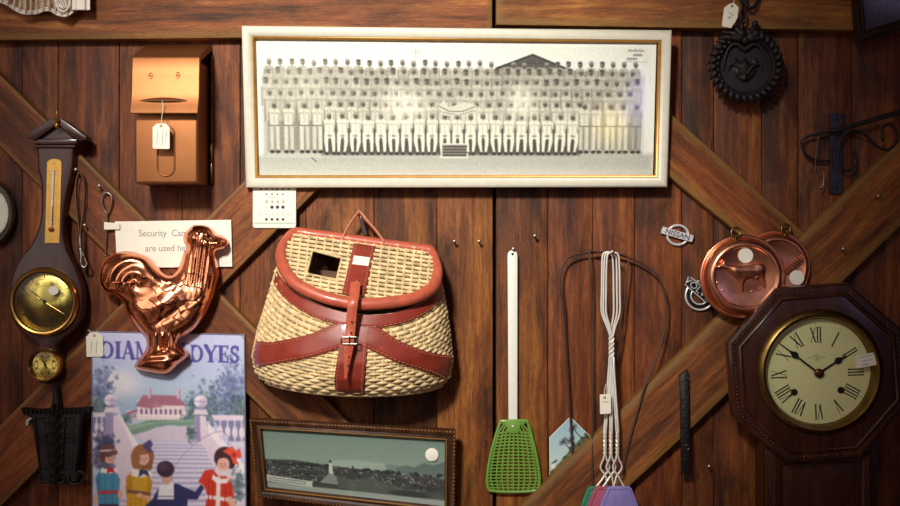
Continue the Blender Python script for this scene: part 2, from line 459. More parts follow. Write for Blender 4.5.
# ================================================================ the setting: a plank wall (two old doors) with rails and braces
def board(bm, xz, d0, d1, bev, ang, tone, wear=0.0):
    """a plank: outline xz in metres, grain along ang (radians from +x in the wall plane)"""
    uv = bm.loops.layers.uv.verify(); tl = bm.loops.layers.float_color.get('Tone') or bm.loops.layers.float_color.new('Tone')
    old = set(bm.faces); plate(bm, xz, d0, d1, bev, 2)
    inner = set()
    if wear:                     # dusty, rubbed long edges: a strip that fades inwards
        cap = [f for f in bm.faces if f not in old][-1]; A = list(cap.verts); bm.faces.remove(cap)
        B = [bm.verts.new((x, -d1, z)) for x, z in inset(inset(xz, bev), wear)]; bridge(bm, A, B); face(bm, B); inner = set(B)
    g = (math.cos(ang), math.sin(ang)); off = (random.uniform(0, 40), random.uniform(0, 40))
    for f in bm.faces:
        if f in old: continue
        for l in f.loops:
            c = l.vert.co
            l[uv].uv = (c.x * g[0] + c.z * g[1] + off[0], -c.x * g[1] + c.z * g[0] + off[1] + c.y * 0.9)
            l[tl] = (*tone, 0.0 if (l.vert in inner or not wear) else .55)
def struct(name, bm, m, label=None):
    o = obj(name, bm, m, None, smooth=30); o['kind'] = 'structure'
    if label: o['label'] = label
    return o
def wall_xz(pts): return PX(pts, 0.0)

bm = N()
seams = [(-330, -250), (-250, -178), (-178, -110), (-110, -38), (-38, 22), (22, 58), (58, 119), (119, 182), (182, 240), (240, 306), (306, 374), (374, 437), (437, 493),
         (496.2, 548), (548, 593), (593, 635), (635, 682), (682, 714), (714, 762), (762, 798), (798, 852), (852, 905), (905, 970), (970, 1040), (1040, 1110), (1110, 1180), (1180, 1240)]
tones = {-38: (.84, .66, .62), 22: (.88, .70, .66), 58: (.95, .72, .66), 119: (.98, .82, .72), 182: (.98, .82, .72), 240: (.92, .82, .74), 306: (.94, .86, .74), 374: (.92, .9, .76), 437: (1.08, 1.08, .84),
         496.2: (1.04, 1.04, .8), 548: (.98, .82, .68), 593: (.88, .72, .6), 635: (.84, .64, .56), 682: (.8, .7, .6), 714: (.86, .76, .64), 762: (.84, .72, .62), 798: (.84, .7, .62)}  # plank colours; the right-hand ones also carry some painted darkening of that side
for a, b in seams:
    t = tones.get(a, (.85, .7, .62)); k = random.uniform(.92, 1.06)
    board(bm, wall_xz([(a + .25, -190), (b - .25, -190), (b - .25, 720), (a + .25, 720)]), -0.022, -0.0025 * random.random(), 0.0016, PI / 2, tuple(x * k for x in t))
box(bm, (-1.6, 0.024, 0.5), (1.6, 0.06, 2.42))
# the backing has the dark void material
for f in bm.faces:
    if all(v.co.y > 0.0235 for v in f.verts): f.material_index = 1
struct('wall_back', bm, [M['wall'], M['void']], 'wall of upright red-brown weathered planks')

def trim(i, pts, d0, d1, ang, tone, bev=0.004, label=None, wear=0.016):
    b = N(); board(b, wall_xz_at(pts, d1), d0, d1, bev, ang, tone, wear); return struct('trim_%d' % i, b, M['brace'], label)
def wall_xz_at(pts, d): return PX(pts, d)
trim(1, [(-260, -34), (492.5, -34), (492.5, 34.5), (240, 38), (100, 39.5), (-260, 42)], 0.0, 0.026, 0.0, (1.3, 1.14, .98), label='upper rail of the left door')
trim(2, [(496, -34), (1180, -34), (1180, 33), (900, 31), (680, 28), (496, 25)], 0.0, 0.030, 0.0, (1.2, 1.14, .84), label='upper rail of the right door')
# left door: an X of braces; right door: a long brace and a shorter one meeting it
a45 = math.atan2(-1, 1)
trim(3, [(-120, -46), (175.5, 249.5), (139, 286), (-120, 27)], 0.0, 0.022, a45, (.95, .66, .52), wear=.007, label='brace running down from the upper left')
trim(4, [(217, 290), (420, 494), (480, 554), (410, 557), (180, 327)], 0.0, 0.022, a45, (.98, .8, .62), wear=.007, label='brace running down below the creel')
trim(5, [(330, 95), (330, 177), (-190, 697), (-190, 615)], 0.0, 0.0225, -a45, (1.1, .78, .56), wear=.007, label='brace rising behind the copper rooster')
trim(6, [(590, 40), (655, 99), (804.6, 233), (771, 266.5), (732, 228), (680, 186), (560, 80)], 0.0, 0.024, math.atan2(-.92, 1), (.95, .74, .58), label='brace falling from behind the framed photograph')
trim(7, [(1010, 35), (804.6, 233), (700, 335), (550, 478), (470, 556), (552, 566), (628, 488), (680, 440), (843, 282), (1050, 82)], 0.0, 0.026, math.atan2(.965, 1), (1.1, .98, .64), label='long brace rising to the right behind the clock')
for x, y, d, nm, lab in ((454.5, 243, 0.0, None, 'bare nail in the pale plank just right of the creel'),
                         (479, 243, 0.0, None, 'bare nail beside the dark gap between the doors, right of the creel'),
                         (534.5, 237.5, 0.0, None, 'bare nail above and right of the white swatter handle'),
                         (513, 250.5, 0.0, None, 'nail holding the green plastic fly swatter'),
                         (707.6, 466.6, 0.0, None, 'shiny nail head in the dark plank left of the clock case'),
                         (841, 250.5, 0.026, None, 'shiny nail head in the brace above the octagonal clock'),
                         (876, 198, 0.026, None, 'nail head in the brace under the iron scroll bracket'),
                         (101.5, 188, 0.022, None, 'nail carrying the looped steel skewer'),
                         (608, 253.5, 0.0, 'long', 'nail from which the wire swatters and leather cords hang'),
                         (80, 172, 0.022, 'mid', 'nail carrying the leather strap with snap hook'),
                         (87, 227, 0.022, None, 'small nail head in the brace right of the leather strap')):
    b = N(); ln = {'long': .064, 'mid': .026}.get(nm, .016)
    p = W(x, y, d); tube(b, [p, p + Vector((0, -ln, 0.003))], 0.0016, 8)
    lathe(b, p + Vector((0, -ln, 0.003)), [(0.0016, 0), (0.0034, 0), (0.0036, 0.0008), (0.002, 0.0018), (0, 0.002)], 12)
    tag(obj('nail', b, M['nail'], None, origin=p), lab, 'nail', 'nails in the plank wall')
# forged hook for the creel
b = N(); ptube(b, [(357, 213, 0.0), (357.5, 212, 0.02), (359, 213.5, 0.034), (362, 222, 0.036), (364.5, 233, 0.034), (365, 235, 0.03)], 0.0026, 8, sm=4)
ptube(b, [(361, 219, 0.037), (365.5, 235, 0.036)], 0.0042, 8)
tag(obj('wall_hook', b, M['steel'], None, origin=W(357, 213, 0)), 'short steel hook holding the wicker creel by its leather loop', 'hook')
# ================================================================ large framed group photograph
c = [W(242, 26, .062), W(671.5, 30.5, .058), W(667, 187.3, .034), W(246.3, 187.8, .034)]
q = quad(c)
fr = thing('framed_photograph', 'long cream wooden frame holding a group photograph of rows of uniformed men', 'framed photograph', (c[2] + c[3]) / 2)
b = N(); moulding(b, q, [(0, -.012), (0, .004), (.002, .007), (.006, .0085), (.013, .0075), (.0185, .0045), (.0195, .001), (.0195, -.012)]); obj('frame', b, M['cream'], fr, smooth=50)
b = N(); moulding(b, q, [(.0192, -.010), (.0192, .0025), (.0205, .0032), (.0230, .002), (.0245, .0), (.0245, -.010)]); obj('gold_liner', b, M['gold'], fr)
b = N(); qslab(b, q, .035, .09, .965, .91, -.012, -.0095); obj('backing_board', b, M['darkwood'], fr)
b = N(); qslab(b, q, .045, .11, .955, .89, -.0052, -.0036); obj('glass_pane', b, M['glass'], fr)
cv = Canvas(252, 36, 662, 182, 2.4, (234, 238, 228))
cv.poly([(252, 158), (662, 156), (662, 182), (252, 182)], (186, 188, 176), 1, 3)
cv.poly([(252, 166), (662, 170), (662, 182), (252, 182)], (200, 202, 190), .7, 3)
DK = (78, 72, 66); MD = (132, 126, 110); LT = (216, 211, 192); SH = (100, 94, 82)
# hall gable behind the men, telegraph pole
cv.poly([(494, 72), (500, 66), (537, 52.5), (576, 68), (600, 72), (600, 100), (494, 100)], (150, 148, 136))
cv.poly([(500, 66.5), (537, 52), (577, 68.5), (577, 70.5), (537, 55), (500, 69)], (64, 62, 60)); cv.poly([(506, 66), (537, 55), (568, 66)], (92, 88, 84))
cv.line([(418.5, 48), (418.5, 70)], .6, (160, 156, 142)); cv.line([(413.5, 51), (423.5, 52)], .5, (160, 156, 142))
cv.poly([(264, 76), (648, 76), (648, 156), (264, 156)], (128, 124, 112), .85, 5)
cv.poly([(322, 128), (586, 128), (586, 157), (322, 157)], (84, 76, 72), .85, 2)
def man(x, y, h, w=5.2, hat=True, tone=LT, alpha=1.0, legs=False, arms='side'):
    j = lambda a: random.uniform(-a, a); x += j(.5)
    cv.ell(x, y, 2.4, 3.3, (124, 112, 96), alpha, .5); cv.ell(x + .7, y + .8, 1.4, 1.9, (84, 74, 66), .7 * alpha, .6)
    cv.poly([(x - 2.6, y - 1.4), (x - 1.6, y - 3.6), (x + 1.8, y - 3.4), (x + 2.6, y - 1.2)], DK if hat == 2 else (160, 154, 138), alpha)
    b0 = y + 3.4
    cv.poly([(x - w, b0 + 3), (x - w + 1.6, b0 + .2), (x + w - 1.6, b0 + .2), (x + w, b0 + 3), (x + w - .6, b0 + h * .6), (x + w - 1.2, b0 + h), (x - w + 1.2, b0 + h), (x - w + .6, b0 + h * .6)], tone, alpha)
    cv.line([(x - w + 1.3, b0 + 4), (x - w + 1.5, b0 + h)], .6, MD, .9 * alpha); cv.line([(x + w - 1.3, b0 + 4), (x + w - 1.5, b0 + h)], .6, MD, .9 * alpha)
    cv.line([(x - w + .1, b0 + 3), (x - w + .5, b0 + h)], .6, DK, .6 * alpha); cv.line([(x, b0 + .6), (x + j(.4), b0 + h * .8)], .5, MD, .7 * alpha)
    cv.ell(x - 2.3, b0 + 4.5, 1, .8, MD, .6 * alpha); cv.ell(x + 2.3, b0 + 4.5, 1, .8, MD, .6 * alpha)
def shade(k, n): return tuple(min(255, v * k) for v in LT)
for row, (y, x0, step, h, k) in enumerate(((63, 270, 11.25, 12, .80), (71.5, 268, 10.6, 12, .84), (81.5, 266, 10.2, 14, .88), (93, 269, 10.8, 18, .90))):
    x = x0
    while x < 646:
        if not (row == 0 and 505 < x < 512): man(x, y + random.uniform(-.8, .8) + (2.2 if row == 0 and x > 500 and x < 560 else 0), h + 8, 5.4, hat=2 if row < 3 and random.random() < .45 else 1, tone=shade(k * random.uniform(.93, 1.05), 1), alpha=.9)
        x += step
    cv.poly([(262, y + 8), (650, y + 8), (650, y + 9), (262, y + 9)], MD, .25, 1.5)
x = 330
while x < 586:
    man(x, 104.5 + random.uniform(-.6, .6), 22, 5.6, hat=1, tone=shade(random.uniform(.88, .98), 1)); x += 11.6
for x in (274, 288.5, 304.5, 317.5, 590, 603, 617, 630, 643.5):
    dk = .78 if x > 640 else .97
    man(x, 106.5, 18, 6.0, hat=1, tone=shade(dk, 1))
    for s in (-1, 1):
        cv.poly([(x + s * .2, 127), (x + s * 5.2, 127), (x + s * 5.0, 152), (x + s * .7, 152)], shade(dk * random.uniform(.86, .96), 1)); cv.line([(x + s * .2, 128), (x + s * .5, 152)], .7, MD, .8); cv.line([(x + s * 3, 129), (x + s * 3.1, 150)], .6, (240, 236, 220), .6)
        cv.ell(x + s * 2.9, 154, 2.4, 1.5, (52, 48, 46))
    cv.line([(x - 5, 127), (x + 5, 127)], .9, SH)
x = 330
while x < 584:
    y = 117.5 + random.uniform(-.7, .7); cv.line([(x - 5.8, y + 8), (x - 5.8, y + 36)], 1.6, DK, .7)
    man(x, y, 19, 6.0, hat=1, tone=shade(1.03, 1))
    for s in (-1, 1):
        e = random.uniform(-1.2, 1.6)
        cv.poly([(x + s * .4, 136), (x + s * 5.4, 134), (x + s * 5.8, 143), (x + s * (3.8 + e), 154), (x + s * (1.4 + e), 154), (x + s * 1.8, 143)], shade(1.06, 1)); cv.ell(x + s * (2.8 + e), 156, 2.0, 1.3, (52, 48, 46))
        cv.line([(x + s * 5.9, 136), (x + s * 5.6, 148)], .6, MD, .8)
    cv.poly([(x - .9, 144), (x + .9, 144), (x + 1.3, 153), (x - 1.3, 153)], DK, .5); cv.ell(x, 137.5, 2.4, 1.3, MD, .8)
    x += 13.1
# flag held in the middle row and the plaque at the men's feet
cv.poly([(441, 106), (447, 100), (452, 108), (468, 102), (482, 106), (478, 113), (462, 117), (446, 116)], (205, 202, 186)); cv.line([(441, 106), (452, 112), (466, 112), (481, 106)], .8, DK, .8); cv.line([(446, 113), (462, 116), (478, 111)], .7, MD)
cv.poly([(443.5, 145), (472, 145), (472, 160.5), (443.5, 160.5)], (226, 222, 206)); cv.poly([(445, 146.5), (470.5, 146.5), (470.5, 159), (445, 159)], (140, 132, 124))
for k in range(4):
    x = 447
    while x < 468: l = random.uniform(1.5, 4); cv.line([(x, 148.6 + k * 2.9), (x + l, 148.6 + k * 2.9)], 1.1, (52, 46, 46)); x += l + 1.1
cv.line([(311, 160), (316, 164)], .8, (90, 84, 78))
cv.ell(405, 104, 22, 16, (236, 232, 214), .45, 8); cv.ell(526, 100, 12, 14, (238, 232, 212), .5, 6); cv.ell(300, 76, 40, 26, (226, 220, 196), .25, 12)  # first patches: pale glass reflections painted into the print
cv.poly([(631, 44), (653, 44.5), (653, 59.5), (631, 59)], (238, 235, 220)); cv.line([(631, 59.3), (653, 59.6)], .6, (170, 170, 158))
for k, (xa, xb, yy) in enumerate(((633, 650, 48), (639, 648, 52.5), (633, 643, 56.5))):
    p = [(xa + (xb - xa) * i / 24, yy + 1.1 * math.sin(i * 2.1 + k) + .5 * math.sin(i * 5)) for i in range(25)]; cv.line(p, .5, (84, 88, 110))
g_ = ((cv.Y > 57) & (cv.Y < 160) & (cv.X > 264) & (cv.X < 650))[..., None]; cv.a = np.where(g_, np.clip((cv.a - 176) * 1.15 + 184, 56, 236), cv.a)
cv.noise(7, 1); cv.blur(1); cv.noise(4, 2.4)
G = cv.a.mean(-1, keepdims=True); cv.a = cv.a * .55 + G * np.array((1.0, 1.015, .96)) * .45
cv.mesh('photo_print', quadfn(q, (252 - 244) / 425.5, .055, .967, .945, -.0065), fr, M['ink'], 'faded black and white group photograph')

# ================================================================ framed panorama, lower edge
c = [W(249.5, 418.5, .052), W(456, 430, .056), W(455, 520, .040), W(257, 496.5, .036)]
q = quad(c)
fr = thing('framed_panorama', 'narrow dark frame with gold beading holding a green-tinted town panorama', 'framed picture', (c[2] + c[3]) / 2)
b = N(); moulding(b, q, [(.001, -.014), (.001, .004), (.004, .006), (.008, .004), (.0125, .000), (.017, .003), (.0195, .0015), (.0215, -.003), (.0215, -.014)]); obj('frame', b, woodmat('brown_moulding', (40, 22, 14), (78, 48, 30), (108, 70, 44), uv=False, rough=.45, stain=.3, bumps=.1), fr, smooth=50)
b = N()
for s0, t0, s1, t1 in ((0, 0, 1, 0), (1, 0, 1, 1), (1, 1, 0, 1), (0, 1, 0, 0)):
    n = int(((s1 - s0) * q.w if s0 != s1 else q.h) * (1 if s1 >= s0 else -1) / .0068) if s0 != s1 else int(q.h / .0068)
    n = abs(n)
    for k in range(n):
        t = (k + .5) / n; a, bb = .003 / q.w, .003 / q.h
        s = lerp(s0, s1, t); tt = lerp(t0, t1, t); s = min(max(s, a), 1 - a); tt = min(max(tt, bb), 1 - bb)
        ball(b, q(s, tt, .004), .0029, sub=1)
obj('gold_beading', b, mat('rubbed_gilding', (150, 100, 44), .4, .8, vary=.4), fr, label='worn gilt beading round the edge')
b = N(); moulding(b, q, [(.0165, .002), (.018, .0042), (.0195, .0022)]); obj('inner_bead', b, M['gold'], fr)
b = N(); qslab(b, q, .04, .08, .96, .92, -.014, -.011); obj('backing_board', b, M['darkwood'], fr)
b = N(); qslab(b, q, .047, .115, .953, .885, -.0062, -.0048); obj('glass_pane', b, M['glass'], fr)
cv = Canvas(258, 428, 450, 500, 2, (126, 146, 134))
SK = (122, 144, 132)
cv.grad(428, 470, (112, 134, 124), (142, 160, 146))
# picture coordinates are drawn level here and follow the frame's own tilt
def tl(x, y): return (x, y)
for k in range(9): cv.line([(258, 436 + k * 3.2), (450, 436 + k * 3.2 + random.uniform(-1, 1))], 1.5, (150, 166, 152), .12, 2)
cv.poly([(398, 463), (408, 459), (416, 461), (427, 455), (436, 457), (450, 452), (450, 476), (398, 474)], (92, 110, 106), .9, 1); cv.poly([(372, 466), (392, 459), (410, 463), (430, 464), (450, 461), (450, 480), (372, 476)], (104, 122, 116), .6, 1)
cv.poly([(330, 461), (352, 458), (384, 459), (390, 467), (352, 468), (330, 467)], (162, 178, 166), .8, 1.2)
cv.poly([(258, 466), (290, 464), (330, 467), (380, 469), (450, 471), (450, 500), (258, 500)], (66, 70, 68), 1, 1)
for k in range(520):
    x = random.uniform(259, 449); y = random.uniform(467, 486); g = random.choice((34, 44, 54, 84, 120, 150, 172)); w = random.uniform(.8, 3.2)
    cv.poly([(x, y), (x + w, y), (x + w, y + random.uniform(.8, 2)), (x, y + 1.2)], (g, g * 1.02, g * 1.02), .8)
for k in range(60):
    x = random.uniform(259, 449); cv.ell(x, 467 + random.uniform(-.5, 3), random.uniform(1, 3), random.uniform(.8, 2), (44, 48, 46), .8)
cv.poly([(327, 464), (328.4, 461), (330, 464), (331, 478), (326, 478)], (196, 204, 196)); cv.ell(328.4, 462, 1.3, 1.8, (60, 60, 66)); cv.poly([(316, 487), (327, 475), (334, 479), (337, 488)], (132, 142, 136)); cv.poly([(334, 478), (352, 482), (356, 492), (336, 491)], (84, 92, 86))
cv.poly([(346, 480), (372, 477), (400, 484), (450, 488), (450, 500), (346, 500)], (92, 104, 94), .7, 2)
cv.ell(412, 490, 22, 3.5, (54, 56, 54), .8, 1); cv.ell(440, 481, 12, 4, (56, 56, 56), .7, 1)
cv.poly([(258, 484), (308, 487), (308, 494), (258, 492)], (206, 214, 202), .9); 
for k in range(2): cv.line([(262 + i * 1.5, 487.4 + k * 2.8 + i * .04 + random.uniform(-.7, .7)) for i in range(27)], .8, (70, 76, 72), .8)
cv.poly([(258, 493), (450, 493), (450, 500), (258, 500)], (176, 190, 180), .8, 1)
cv.noise(4, 1)
cv.mesh('panorama_print', quadfn(q, .047, .115, .953, .885, -.0072), fr, M['ink'], 'green-tinted photograph of a town below hills')
b = N(); p = q(.883, .30, -.0044); lathe(b, p, [(0.0128, -.001), (0.0128, .0004), (0.012, .0007), (0, .0007)], 40); tg = obj('round_sticker', b, M['paper'], fr, label='round white price sticker on the glass')

# ================================================================ dark tilted frame, top right corner
c = [W(848, -78, .075), W(955, -108, .075), W(958, 12, .045), W(857, 43, .04)]
q = quad(c)
fr = thing('picture_frame', 'dark tilted picture frame cut off by the top right corner', 'picture frame', (c[2] + c[3]) / 2)
b = N(); moulding(b, q, [(0, -.014), (0, .006), (.003, .010), (.008, .007), (.013, .009), (.017, .004), (.019, -.002), (.019, -.014)]); obj('frame', b, M['darkwood'], fr, smooth=50)
b = N(); qslab(b, q, .05, .05, .95, .95, -.012, -.009); obj('picture_panel', b, mat('dark_print', (58, 44, 54), .5, vary=.3, vscale=25), fr)
b = N(); qslab(b, q, .07, .07, .93, .93, -.006, -.0045); obj('glass_pane', b, M['glass'], fr)

# ================================================================ loose cards
# pierced white card tucked under the photograph
c = [W(253.2, 168, .026), W(296.2, 168, .026), W(295.6, 227.8, .027), W(252.8, 227.6, .027)]
cd = thing('dotted_card', 'small white card printed with rows of dark dots below the framed photograph', 'card', (c[2] + c[3]) / 2)
b = N(); plate(b, [(p.x, p.z) for p in (W(x, y, .027) for x, y in rrect(274.4, 198, 43.2, 60, 2.6))], .0235, .027, .0004, 2); obj('card_back', b, M['paper'], cd)
cv = Canvas(253.6, 169, 295.2, 226.4, 4, (236, 232, 216))
for y, xs, r, col, al in ((189, (260.6, 266.4, 272, 277.5, 283, 288.6), .95, (86, 50, 46), .9), (194.2, (266.4, 272, 277.5, 283), .85, (60, 50, 50), .9), (201.7, (266.4, 272, 277.5, 283), 1.5, (130, 120, 112), .8),
                          (207.2, (266.4,), .6, (150, 140, 130), .7), (207.2, (272, 277.5, 283), 1.6, (34, 32, 38), 1), (214.2, (260.6, 266.4, 272, 277.5, 283, 288.6), 1.3, (190, 184, 170), .8), (219.4, (266.4, 272, 277.5, 283), 1.3, (36, 34, 40), 1), (180, (266.4, 272, 277.5, 283), .9, (80, 60, 56), .9)):
    for x in xs:
        cv.ell(x, y, r, r, col, al, .35)
        if y in (201.7, 214.2): cv.ell(x - .5, y - .2, r * .55, r * .6, (236, 232, 216), .8, .3)
cv.line([(268, 197.6), (276, 197.4)], .5, (150, 140, 126), .8); cv.line([(261, 197.6), (264, 197.6)], .4, (190, 182, 166), .8)
cv.line([(253, 223.2), (296, 223.2)], 1.1, (140, 178, 150), .9)
p0, p1 = W(253.6, 169, .0272), W(295.2, 226.4, .0272)
def fn(U, V): return np.stack([p0.x + U * (p1.x - p0.x), np.full_like(U, -.0272), p0.z + V * (p1.z - p0.z)], -1)
cv.mesh('dot_print', fn, cd, M['ink'])

# sign
SD = .030
sg = thing('paper_sign', 'white paper notice about security cameras behind the copper rooster', 'sign', W(173, 266, SD))
b = N(); pplate(b, [(114.8, 221.5), (231, 219.8), (232.2, 266.6), (117, 268)], SD - .003, SD); obj('sheet', b, M['paper'], sg)
b = N(); pplate(b, [(104, 222), (119.5, 223.5), (119.5, 229.3), (104, 229.5)], SD + .004, SD + .005); ob = obj('paper_tab', b, M['card'], sg)
text('lettering', 'Security  Cameras', W(138.5, 233.6, SD + .0003), .0185, M['greytext'], sg, rot=-.008, sx=.92, align='LEFT')
text('lettering', 'are used here', W(145, 248.6, SD + .0003), .0185, M['greytext'], sg, rot=-.012, sx=.92, align='LEFT')

# postcard tucked behind the long brace
pc = thing('postcard', 'glossy colour postcard tilted on its corner, tucked behind the brace', 'postcard', W(568, 470, .002))
b = N(); pplate(b, [(570.3, 416.6), (596, 442), (575, 463), (556, 477), (549.6, 477), (549.4, 437.4)], .0005, .0022); obj('card_back', b, M['paper'], pc)
cv = Canvas(549, 416, 597, 478, 4, (150, 190, 206))
cv.grad(416, 478, (146, 182, 198), (206, 220, 214))
a = -.76
def rp(u, v): return (573 + u * math.cos(a) - v * math.sin(a), 447 + u * math.sin(a) + v * math.cos(a))
cv.poly([rp(-40, 3), rp(-12, 1), rp(0, -1), rp(14, 0), rp(26, -2), rp(26, 30), rp(-40, 30)], (96, 106, 78), 1, 1)
for k in range(70):
    u, v = random.uniform(-34, 22), random.gauss(5, 3.5); x, y = rp(u, v); cv.ell(x, y, random.uniform(.8, 2.4), random.uniform(.6, 1.8), random.choice(((44, 60, 40), (66, 76, 44), (120, 118, 74), (70, 52, 54), (36, 44, 44))), .8, .5, a)
for u0, h in ((-4, 15), (2, 11), (12, 18)):
    cv.line([rp(u0, 4), rp(u0 + 1, 4 - h)], .9, (74, 56, 56), .9)
    for k in range(9): t = k / 9 * 2 * PI; cv.line([rp(u0 + 1, 4 - h), rp(u0 + 1 + 5 * math.cos(t), 4 - h + 2.8 * math.sin(t))], 1, (58, 58, 62), .8)
cv.poly([rp(-20, 6), rp(-6, 3), rp(16, 4), rp(16, 7), rp(-20, 9)], (178, 170, 142), .7, .6); cv.ell(*rp(-28, 0), 3.4, 2.4, (228, 224, 210), .9, .6, a)
# cut the ink to the card's outline
pts = [(570.3, 417.2), (595.4, 442), (574.8, 462.6), (555.8, 476.6), (550.0, 476.6), (549.9, 437.6)]
b = N(); uvl = None
relief(b, pts, lambda x, y, d: np.full(np.shape(x), .0024), .5)
bmesh.ops.recalc_face_normals(b, faces=b.faces)
me = bpy.data.meshes.new('picture_face'); b.to_mesh(me); b.free()
at = me.attributes.new('Ink', 'FLOAT_COLOR', 'POINT'); cc = np.ones((len(me.vertices), 4), np.float32)
for i, v in enumerate(me.vertices):
    k = S * (D - .0024) / D; x = v.co.x / k + CX; y = CY - (v.co.z - CZ) / k
    cc[i, :3] = lin(np.clip(cv.a[min(cv.h - 1, max(0, int((y - 416) * 4))), min(cv.w - 1, max(0, int((x - 549) * 4)))], 0, 255))
at.data.foreach_set('color', cc.ravel()); finish(me, 'picture_face', M['tin'], pc, smooth=0)

# ================================================================ price tags
def price_tag(pts, d, label, string, lines, hole=None, grp='white price tags', th=.0008, tilt=0):
    cx = sum(p[0] for p in pts) / len(pts); top = min(pts, key=lambda p: p[1])
    t = thing('price_tag', label, 'price tag', W(cx, max(p[1] for p in pts), d), grp)
    b = N(); pplate(b, pts, d - th, d, .0002, 1); obj('tag_card', b, M['card'], t)
    if string: b = N(); ptube(b, string, .0007, 6, sm=5); obj('string', b, M['string'], t)
    if hole: b = N(); lathe(b, W(hole[0], hole[1], d), [(.0012, 0), (.0012, .0004), (.0026, .0004), (.0026, 0)], 16); obj('eyelet', b, M['oldbrass'], t)
    if lines:
        b = N()
        for xa, ya, xb, yb in lines:
            n = 10; P = [(lerp(xa, xb, i / n), lerp(ya, yb, i / n) + .8 * math.sin(i * 2.3 + xa) , d + .0002) for i in range(n + 1)]
            ptube(b, P, .00045, 5)
        obj('handwriting', b, M['pen'], t)
    return t
price_tag([(156.5, 123.6), (166, 123.4), (169.6, 127.5), (169.6, 148.2), (168.6, 149), (153.6, 148.6), (152.6, 147.6), (152.6, 127.2)], .125, 'white string tag hanging on the front of the copper mailbox',
          [(162, 101, .132), (163, 106, .131), (162.4, 113, .129), (161.4, 120, .126), (161, 126, .1262)], [(158, 130, 156.5, 145), (163, 128, 162, 146), (167, 130, 165.5, 142)], (161, 126))
price_tag([(90, 332.4), (98, 332), (102.8, 337), (103.4, 355.5), (102.4, 356.6), (87.4, 357), (86.4, 356), (86, 337)], .031, 'white tag at the upper left corner of the tin sign with children',
          [(88, 330, .027), (90, 331, .031), (94, 335, .0315)], [(92, 342, 91, 352), (97, 340, 96, 353)], (94.4, 335.6))
price_tag([(728.4, 4.4), (733.5, 2.4), (738.6, 7.4), (737.8, 17), (735, 22.5), (731, 28), (722.6, 26.4), (722, 24.5), (724.2, 8)], .062, 'pale clipped tag beside the chain of the dark round casting',
          [(738, -6, .05), (735, -1, .06), (732.6, 4.6, .0625)], [(729, 12, 733, 16), (728, 17, 731, 18)], (732, 6))
price_tag([(599.8, 394.6), (609.8, 394), (610.8, 395), (611.2, 412.4), (610, 413.6), (601, 414.2), (600, 413.4)], .0585, 'white tag on the stems of the hanging wire swatters',
          [(606, 384, .044), (604.5, 391, .057), (604.6, 397, .0589)], [(602.5, 402, 608.5, 401.6)], (604.6, 397.6))
# ================================================================ copper mailbox
mb = thing('mailbox', 'copper-coloured wall mailbox with a sloping lid and brass hinge rod', 'mailbox', W(168, 184, 0) + Vector((0, -.05, 0)))
FD = .100
a, z1 = W(135, 183, FD), W(197.6, 108, FD)
b = N()
pts = [(a.x, a.z), (z1.x, a.z), (z1.x, W(0, 60, FD).z), (a.x, W(0, 60, FD).z)]
plate(b, pts, .002, FD, .004, 3); obj('body', b, M['boxcopper'], mb)
b = N()   # raised loop pressed into the front
cx, cy = 166, 151
P = [(cx + x, cy + y, FD + .0006) for x, y in rrect(0, 0, 17, 50, 8.2, n=6)]
tube(b, [W(*p) for p in P], .0016, 8, True); obj('pressed_loop', b, M['boxcopper'], mb)
# lid: profile in (depth, height) swept across, front face bowed, lip flared
def zz(py, d): return W(0, py, d).z
xl, xr = W(130.5, 80, .115).x, W(199.2, 80, .112).x
prof = [(.0, zz(44.5, 0)), (.02, zz(46.6, .02)), (.06, zz(50.6, .06)), (.095, zz(54.6, .095)), (.102, zz(56, .102)), (.105, zz(58.5, .105)), (.108, zz(75, .108)), (.110, zz(92, .110)), (.113, zz(100, .113)), (.118, zz(106, .118)), (.1225, zz(112.6, .1225)), (.1215, zz(113.8, .1215)), (.119, zz(113.2, .119)), (.112, zz(106, .112)), (.104, zz(98, .104)), (.100, zz(60, .1)), (.0, zz(50, 0))]
b = N(); rows = []
for t, sh in ((0, 1), (.012, 0), (.5, 0), (.988, 0), (1, 1)):
    x = lerp(xl, xr, t); rows.append([b.verts.new((x, -(d - (.0015 if sh and d > .01 else 0)), z - (.0012 if sh else 0))) for d, z in prof])
for A, B in zip(rows, rows[1:]): bridge(b, A, B)
face(b, rows[0]); face(b, list(reversed(rows[-1])))
obj('lid', b, M['boxcopper'], mb)
b = N()   # finger grip: a pressed lens with a slot
n = 24
for sgn, dd in ((1, .006), (-1, .0045)):
    G = []
    for i in range(n + 1):
        t = i / n; x = lerp(139, 188.5, t); w = math.sin(PI * t) ** .7
        G.append([b.verts.new(W(x, 101 - sgn * w * k * 3.6, .1125 + dd * w * (1 - k) ** .6 * (1 if sgn > 0 else .5) + .0008)) for k in (0, .35, .7, 1)])
    for A, B in zip(G, G[1:]): bridge(b, A, B, closed=False)
bmesh.ops.remove_doubles(b, verts=b.verts, dist=1e-6); obj('finger_grip', b, M['boxcopper'], mb)
b = N(); P = [W(lerp(143, 186, i / 14), 101.2 + .3 * math.sin(PI * i / 14), .1175) for i in range(15)]; tube(b, P, [max(.0002, .0009 * math.sin(PI * i / 14)) for i in range(15)], 6); obj('grip_slot', b, M['black'], mb)
for x, y in ((150.5, 76), (178, 75.5)):
    b = N(); tube(b, [W(p[0], p[1], .1086) for p in circ(x, y, 1.7, 3.2, 16)], .0007, 6, True); ball(b, W(x, y, .1084), .0016, sub=2); obj('rivet_boss', b, M['boxcopper'], mb)
b = N(); hx = W(211.6, 100, .006).x
for k in range(6):
    z0, z9 = zz(56 + k * 21.5, 0), zz(56 + k * 21.5 + 20.6, 0); vlathe(b, (hx, -.006, 0), [(.0034, z0), (.0038, z0 - .001), (.0038, z9 + .001), (.0034, z9)], 12)
